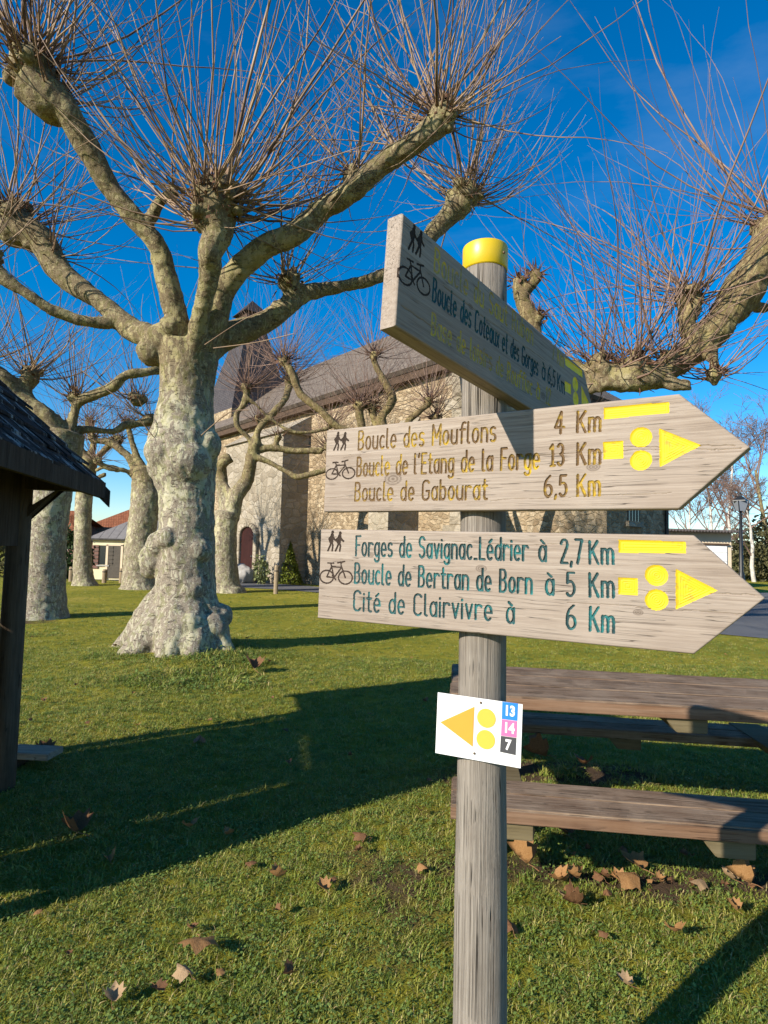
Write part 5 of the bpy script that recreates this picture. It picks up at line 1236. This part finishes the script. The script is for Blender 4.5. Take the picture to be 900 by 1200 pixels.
def leaf_proto(curl, fold, tw, seed):
    """a dry five-lobed plane leaf, folded along its ribs"""
    r2 = random.Random(seed)
    out = [(0, 0), (.18, -.06), (.46, .08), (.40, .22), (.60, .44), (.44, .50), (.40, .74), (.22, .70), (0, 1.0)]
    out = out + [(-x * r2.uniform(.85, 1.1), y * r2.uniform(.92, 1.06)) for x, y in reversed(out[1:-1])]
    bm = bmesh.new(); n = len(out); rings = []
    for k in (0, .35, .7, 1.0):
        ring_ = []
        for x, y in out:
            px_, py_ = x * k, .35 + (y - .35) * k
            a = math.atan2(y - .35, x); rr = math.hypot(px_, py_ - .35)
            z = fold * abs(px_) + curl * rr * rr + tw * px_ * (py_ - .35) + .10 * k * math.sin(a * 5 + seed) * rr
            ring_.append(bm.verts.new((px_, py_, z)))
        rings.append(ring_)
    for i in range(3):
        for j in range(n):
            j2 = (j + 1) % n
            try: bm.faces.new((rings[i][j], rings[i][j2], rings[i + 1][j2], rings[i + 1][j]))
            except ValueError: pass
    bmesh.ops.remove_doubles(bm, verts=bm.verts, dist=1e-5)
    me = bpy.data.meshes.new('leaf_blade'); bm.to_mesh(me); bm.free()
    mn = min(v.co.z for v in me.vertices); me.transform(Matrix.Translation((0, 0, -mn * .55)))
    mb = MB(); mb.tube([(0, .34, .0 - mn * .5), (0, 0, .02 - mn * .5), (.03, -.22, .06), (.10, -.42, .05)], [.012, .014, .013, .016], 5)
    return me, mb.mesh('stalk')
PROTO = [leaf_proto(*a) for a in ((.25, .35, .3, 1), (-.5, .1, .2, 2), (.5, .9, -.4, 3), (.9, .3, .6, 4), (-.3, -.6, .3, 5), (.2, 1.5, .2, 6))]
STALK = m_plain('leaf_stalk', (.22, .11, .05), .7, .2)
LVAR = {}
for i, (bl, sk) in enumerate(PROTO):
    for j in range(3):
        me = bl.copy(); me.materials.append(LM[j]); me.polygons.foreach_set('use_smooth', [True] * len(me.polygons)); LVAR[i, j] = me
    sk.materials.append(STALK)
def leaf(px, py, wpx, kind, col, rz, label, tilt=(0, 0), group='dry plane leaves fallen on the grass', z=.028):
    g = G(px, py); s = wpx / F_PX * g.y * .82
    o = bpy.data.objects.new('dry_leaf', LVAR[kind, col]); COL.objects.link(o)
    o.location = (g.x, g.y, gz(g.x, g.y) + z); o.rotation_euler = (tilt[0] * .6, tilt[1] * .6, rz); o.scale = (s, s, s)
    tag(o, label, 'leaf', group)
    k = bpy.data.objects.new('stalk', PROTO[kind][1]); COL.objects.link(k); k.parent = o
    return o
leaf(233, 1122, 46, 1, 0, R(190), 'largest three-lobed tan leaf, lying on open lawn at the bottom left', (.5, -.1), z=.05)
leaf(220, 1166, 26, 4, 2, R(60), 'small pale leaf just below the largest tan leaf at the bottom left', (.35, .1), z=.045)
leaf(130, 1190, 26, 3, 2, R(20), 'narrow pale curled leaf cut by the bottom edge of the photo', (.4, .3))
leaf(328, 1045, 22, 2, 0, R(130), 'upright folded tan leaf in the middle of the open lawn', (.9, .2), z=.05)
leaf(381, 1057, 20, 3, 0, R(40), 'curled tan leaf just right of the upright folded leaf on the lawn', (.5, .1))
leaf(428, 993, 20, 4, 1, R(80), 'dark brown leaf on the bare patch left of the signpost', (.2, .1))
leaf(92, 988, 40, 2, 1, R(70), 'long dark curled leaf at the shadow edge of the shelter', (.3, .4), z=.04)
leaf(222, 972, 22, 3, 0, R(200), 'small tan leaf just outside the shelter shadow', (.4, .1))
leaf(270, 982, 14, 2, 0, R(150), 'tiny tan leaf right of the shelter shadow on lit grass', (.6, .1))
leaf(234, 873, 18, 4, 1, R(20), 'pale leaf inside the long shadow between the two lit streaks', (.3, .2))
leaf(298, 793, 26, 2, 1, R(30), 'reddish-brown crumpled leaf just right of the big tree foot', (.5, .2), z=.05)
leaf(55, 893, 26, 3, 1, R(60), 'brown curled leaf beside the plank step', (.3, .3), z=.05)
leaf(608, 1012, 38, 2, 0, R(25), 'big orange-brown folded leaf standing against the signpost foot side', (.9, .3), z=.08)
leaf(618, 1030, 38, 5, 0, R(60), 'orange-brown folded leaf in front of the big one beside the post', (.7, .5), z=.05)
leaf(753, 1024, 36, 0, 0, R(35), 'long folded orange-brown leaf on bare soil in front of the bench', (.3, .2), z=.03)
leaf(744, 1038, 38, 4, 0, R(100), 'flat tan leaf lying below the long folded one before the bench', (.2, .1))
leaf(727, 1042, 22, 3, 0, R(10), 'curled tan leaf touching the left of the flat tan leaf before the bench', (.4, .3))
leaf(650, 1038, 28, 3, 0, R(200), 'orange curled leaf on soil right of the post, under the bench front', (.3, .3))
leaf(676, 1041, 18, 2, 0, R(90), 'small bright orange leaf standing on soil in front of the bench', (.8, .1), z=.04)
leaf(707, 1040, 18, 4, 1, R(30), 'small brown leaf between the two orange curls before the bench', (.3, .1))
leaf(664, 1062, 20, 3, 2, R(150), 'pale curl of leaf on grass below the bench front', (.4, .2))
leaf(680, 1072, 26, 5, 1, R(95), 'narrow dark brown leaf pointing at the viewer, right of the signpost', (.3, .4))
leaf(790, 1105, 26, 3, 0, R(160), 'curled tan leaf on the lit grass left of the post shadow', (.4, .2), z=.04)
leaf(712, 1112, 14, 4, 1, R(60), 'small dark leaf left of the curled tan leaf near the post shadow', (.2, .2))
leaf(864, 1078, 18, 2, 0, R(35), 'small upright tan leaf beside the tip of the post shadow', (.7, .2), z=.04)
leaf(880, 1047, 34, 5, 0, R(50), 'long tan rolled leaf at the right edge in front of the bench', (.3, .6), z=.05)
leaf(862, 1036, 24, 3, 2, R(20), 'pale brown leaf leaning on the long rolled one at the right edge', (.1, .2), z=.025)
leaf(822, 1040, 24, 4, 2, R(120), 'pale flat leaf on soil under the right part of the bench', (.2, .2))
leaf(600, 1110, 26, 4, 1, R(10), 'reddish leaf at the right side of the post near the bottom', (.2, .1))
leaf(740, 1175, 22, 3, 2, R(60), 'pale leaf near the bottom edge right of the post', (.3, .2))
leaf(665, 985, 34, 3, 1, R(20), 'brown leaf in the dark under the bench', (.3, .2))
leaf(640, 893, 34, 5, 1, R(80), 'long brown leaf in the shade under the table', (.2, .5))
leaf(690, 902, 26, 3, 1, R(120), 'curled brown leaf under the table near the lit tuft', (.3, .3))
SMALL = 'small dry brown leaf scrap lying loose on the open lawn'
spots = []
for i in range(400):
    x = rng.uniform(20, 860); y = rng.uniform(715, 1180)
    if 520 < x and y > 770: continue
    if y < 760 and 120 < x < 290: continue
    if rng.random() > (1.0 if y < 860 else .13): continue
    g = G(x, y)
    if in_poly(g.x, g.y, ROAD) or any((x - a) ** 2 + (y - b2) ** 2 < 900 for a, b2 in spots): continue
    spots.append((x, y))
    if len(spots) > 48: break
for x, y in spots:
    g = G(x, y); leaf(x, y, rng.uniform(.03, .07) * F_PX / g.y, rng.randrange(6), rng.choice((0, 1, 1, 1)), rng.uniform(0, 6.28), SMALL, (rng.uniform(-.4, .5), rng.uniform(-.4, .4)), 'leaf scraps scattered over the lawn', .03)

for i in range(26):
    x = rng.uniform(612, 895); y = rng.gauss(1028, 22)
    if y < 985: continue
    g = G(x, y); leaf(x, y, rng.uniform(.022, .055) * F_PX / g.y, rng.choice((2, 3, 4, 5)), rng.choice((0, 1, 1)), rng.uniform(0, 6.28), 'small brown leaf fragment on the soil strip in front of the near bench', (rng.uniform(-.5, .6), rng.uniform(-.5, .5)), 'leaf fragments in front of the bench', .025)

# ------------------------------------------------------------------ grass
def m_grass(name, c1, c2, c3):
    t = NT(name); oi = t.n('ObjectInfo'); g = t.n('NewGeometry')
    patch = t.noise(g.outputs['Position'], 0.9, 3, .6); p2 = t.noise(t.map(g.outputs['Position'], loc=(7, 3, 0)), 4.5, 3, .6)
    f = t.math('ADD', t.math('MULTIPLY', oi.outputs['Random'], .45), t.math('ADD', t.math('MULTIPLY', patch, .45), t.math('MULTIPLY', p2, .35)))
    col = t.ramp(f, [(0.32, c1), (0.58, c2), (0.86, c3)])
    t.done(col, .55, None, spec=.35)
    tr = t.n('BsdfTranslucent', {'Color': col}); ms = t.n('MixShader', {'Fac': .33}); t.set(ms.inputs[1], t.b); t.set(ms.inputs[2], tr); t.t.links.new(ms.outputs[0], t.out.inputs[0])
    return t.m
GM = m_grass('grass_blades', (.075, .13, .02), (.20, .255, .032), (.38, .35, .08))
GS = m_grass('grass_straw', (.16, .14, .045), (.36, .30, .11), (.46, .36, .17))
gcol = bpy.data.collections.new('grass_tufts')
def tuft_mesh(n, R_, h, w, lean_, seed):
    r2 = random.Random(seed); mb = MB()
    for i in range(n):
        a = r2.uniform(0, 6.283); rr = R_ * r2.random() ** .5; p = Vector((rr * math.cos(a), rr * math.sin(a), -.004))
        b_ = r2.uniform(0, 6.283); d = Vector((math.cos(b_), math.sin(b_), 0)); s = Vector((-d.y, d.x, 0)) * w * r2.uniform(.6, 1.2) / 2
        hh = h * r2.uniform(.45, 1.15); l = lean_ * r2.uniform(.2, 1.3) * hh
        m_ = p + UP * hh * .6 + d * l * .4; e = p + UP * hh * (1 - .25 * min(1, l / hh)) + d * l
        mb.add([p - s, p + s, m_ + s * .8, m_ - s * .8, e], [(0, 1, 2, 3), (3, 2, 4)])
    return mb.mesh('tuft')
for k, a in enumerate(((20, .036, .026, .0032, 1.0), (20, .038, .022, .0036, 1.4), (18, .032, .031, .0030, .9), (22, .042, .018, .0044, 1.8))):
    o = bpy.data.objects.new('grass_tuft', tuft_mesh(*a, k)); o.data.materials.append(GM); o.data.materials.append(GS)
    for p_ in o.data.polygons: p_.material_index = 1 if (p_.index // 2) % 6 == 0 else 0
    gcol.objects.link(o)
GC = m_leafy('clover', (.07, .13, .025), (.19, .25, .06), 30)
for k in range(2):                                                  # flat clover and weed leaves among the blades
    r2 = random.Random(40 + k); mb = MB()
    for i in range(11):
        a = r2.uniform(0, 6.283); rr = .042 * r2.random() ** .5; c = Vector((rr * math.cos(a), rr * math.sin(a), r2.uniform(.006, .022))); w = r2.uniform(.002, .0048)
        tx, ty = r2.uniform(-.5, .5), r2.uniform(-.5, .5)
        ring_ = [c + Vector((w * math.cos(q), w * math.sin(q), w * (tx * math.cos(q) + ty * math.sin(q)))) for q in (0, 1.05, 2.09, 3.14, 4.19, 5.24)]
        mb.add(ring_, [(0, 1, 2, 3, 4, 5)])
    me = mb.mesh('tuft'); b2 = tuft_mesh(9, .036, .02, .0034, 1.3, 60 + k); bm = bmesh.new(); bm.from_mesh(me); bm.from_mesh(b2); bm.to_mesh(me); bm.free()
    o = bpy.data.objects.new('clover_tuft', me); me.materials.append(GC); gcol.objects.link(o)
pts, scl, rots = [], [], []
def sow(y0, y1, dens, smin, smax, half=.80, margin=1.0):
    area = (y1 - y0) * ((y0 + y1) * half + 2 * margin); n = int(area * dens)
    for i in range(n):
        y = nrng.uniform(y0, y1); hw = half * y + margin; x = nrng.uniform(-hw, hw)
        if nrng.random() < bare_at(x, y) * 1.25 - .12: continue
        if in_poly(x, y, ROAD): continue
        d = math.hypot(x - TREE0.x, y - TREE0.y)
        if d < .62: continue
        s = nrng.uniform(smin, smax)
        if d < 1.25 and x > TREE0.x - .9: s *= 1.0 + 1.1 * nrng.random() * (1.25 - d) / .5
        pts.append((x, y, gz(x, y))); scl.append(s); rots.append((nrng.normal(0, .12), nrng.normal(0, .12), nrng.uniform(0, 6.283)))
sow(.9, 2.6, 1900, .7, 1.25); sow(2.6, 4.6, 1250, .75, 1.3); sow(4.6, 8.2, 480, .9, 1.5); sow(8.2, 14, 75, 1.0, 1.6); sow(14, 26, 14, 1.1, 1.8)
# taller tufts that the mower missed: round the big tree, before the bench, under the table
def clump(px, py, n, r, s0, s1, z=0):
    g = G(px, py)
    for i in range(n):
        a = nrng.uniform(0, 6.283); q = r * nrng.random() ** .5; x, y = g.x + q * math.cos(a) * 1.6, g.y + q * math.sin(a)
        pts.append((x, y, gz(x, y))); scl.append(nrng.uniform(s0, s1)); rots.append((nrng.normal(0, .2), nrng.normal(0, .2), nrng.uniform(0, 6.283)))
for a in ((232, 800, 160, .45, 1.8, 3.4), (268, 782, 120, .3, 1.8, 3.4), (190, 800, 80, .3, 1.5, 2.6), (140, 800, 60, .3, 1.2, 2.2), (656, 908, 40, .08, 1.3, 2.2), (800, 915, 120, .3, 1.2, 2.0), (650, 1000, 40, .08, 1.2, 2.0), (720, 1015, 70, .12, 1.0, 1.8), (40, 745, 60, .3, 1.3, 2.2), (124, 775, 40, .2, 1.5, 2.4)):
    clump(*a)
me = bpy.data.meshes.new('grass'); me.from_pydata(pts, [], [])
a = me.attributes.new('scl', 'FLOAT', 'POINT'); a.data.foreach_set('value', scl)
a = me.attributes.new('rot', 'FLOAT_VECTOR', 'POINT'); a.data.foreach_set('vector', np.array(rots).ravel())
go = tag(link('grass', me, GM), kind='stuff')
ng = bpy.data.node_groups.new('grass_scatter', 'GeometryNodeTree')
ng.interface.new_socket('Geometry', in_out='INPUT', socket_type='NodeSocketGeometry'); ng.interface.new_socket('Geometry', in_out='OUTPUT', socket_type='NodeSocketGeometry')
gi, gout = ng.nodes.new('NodeGroupInput'), ng.nodes.new('NodeGroupOutput')
ci = ng.nodes.new('GeometryNodeCollectionInfo'); ci.inputs['Collection'].default_value = gcol; ci.inputs['Separate Children'].default_value = True; ci.inputs['Reset Children'].default_value = True
ip = ng.nodes.new('GeometryNodeInstanceOnPoints'); ip.inputs['Pick Instance'].default_value = True
na = ng.nodes.new('GeometryNodeInputNamedAttribute'); na.data_type = 'FLOAT'; na.inputs['Name'].default_value = 'scl'
nr_ = ng.nodes.new('GeometryNodeInputNamedAttribute'); nr_.data_type = 'FLOAT_VECTOR'; nr_.inputs['Name'].default_value = 'rot'
l_ = ng.links.new
l_(gi.outputs[0], ip.inputs['Points']); l_(ci.outputs[0], ip.inputs['Instance']); l_(na.outputs['Attribute'], ip.inputs['Scale']); l_(nr_.outputs['Attribute'], ip.inputs['Rotation']); l_(ip.outputs[0], gout.inputs[0])
mod = go.modifiers.new('scatter', 'NODES'); mod.node_group = ng
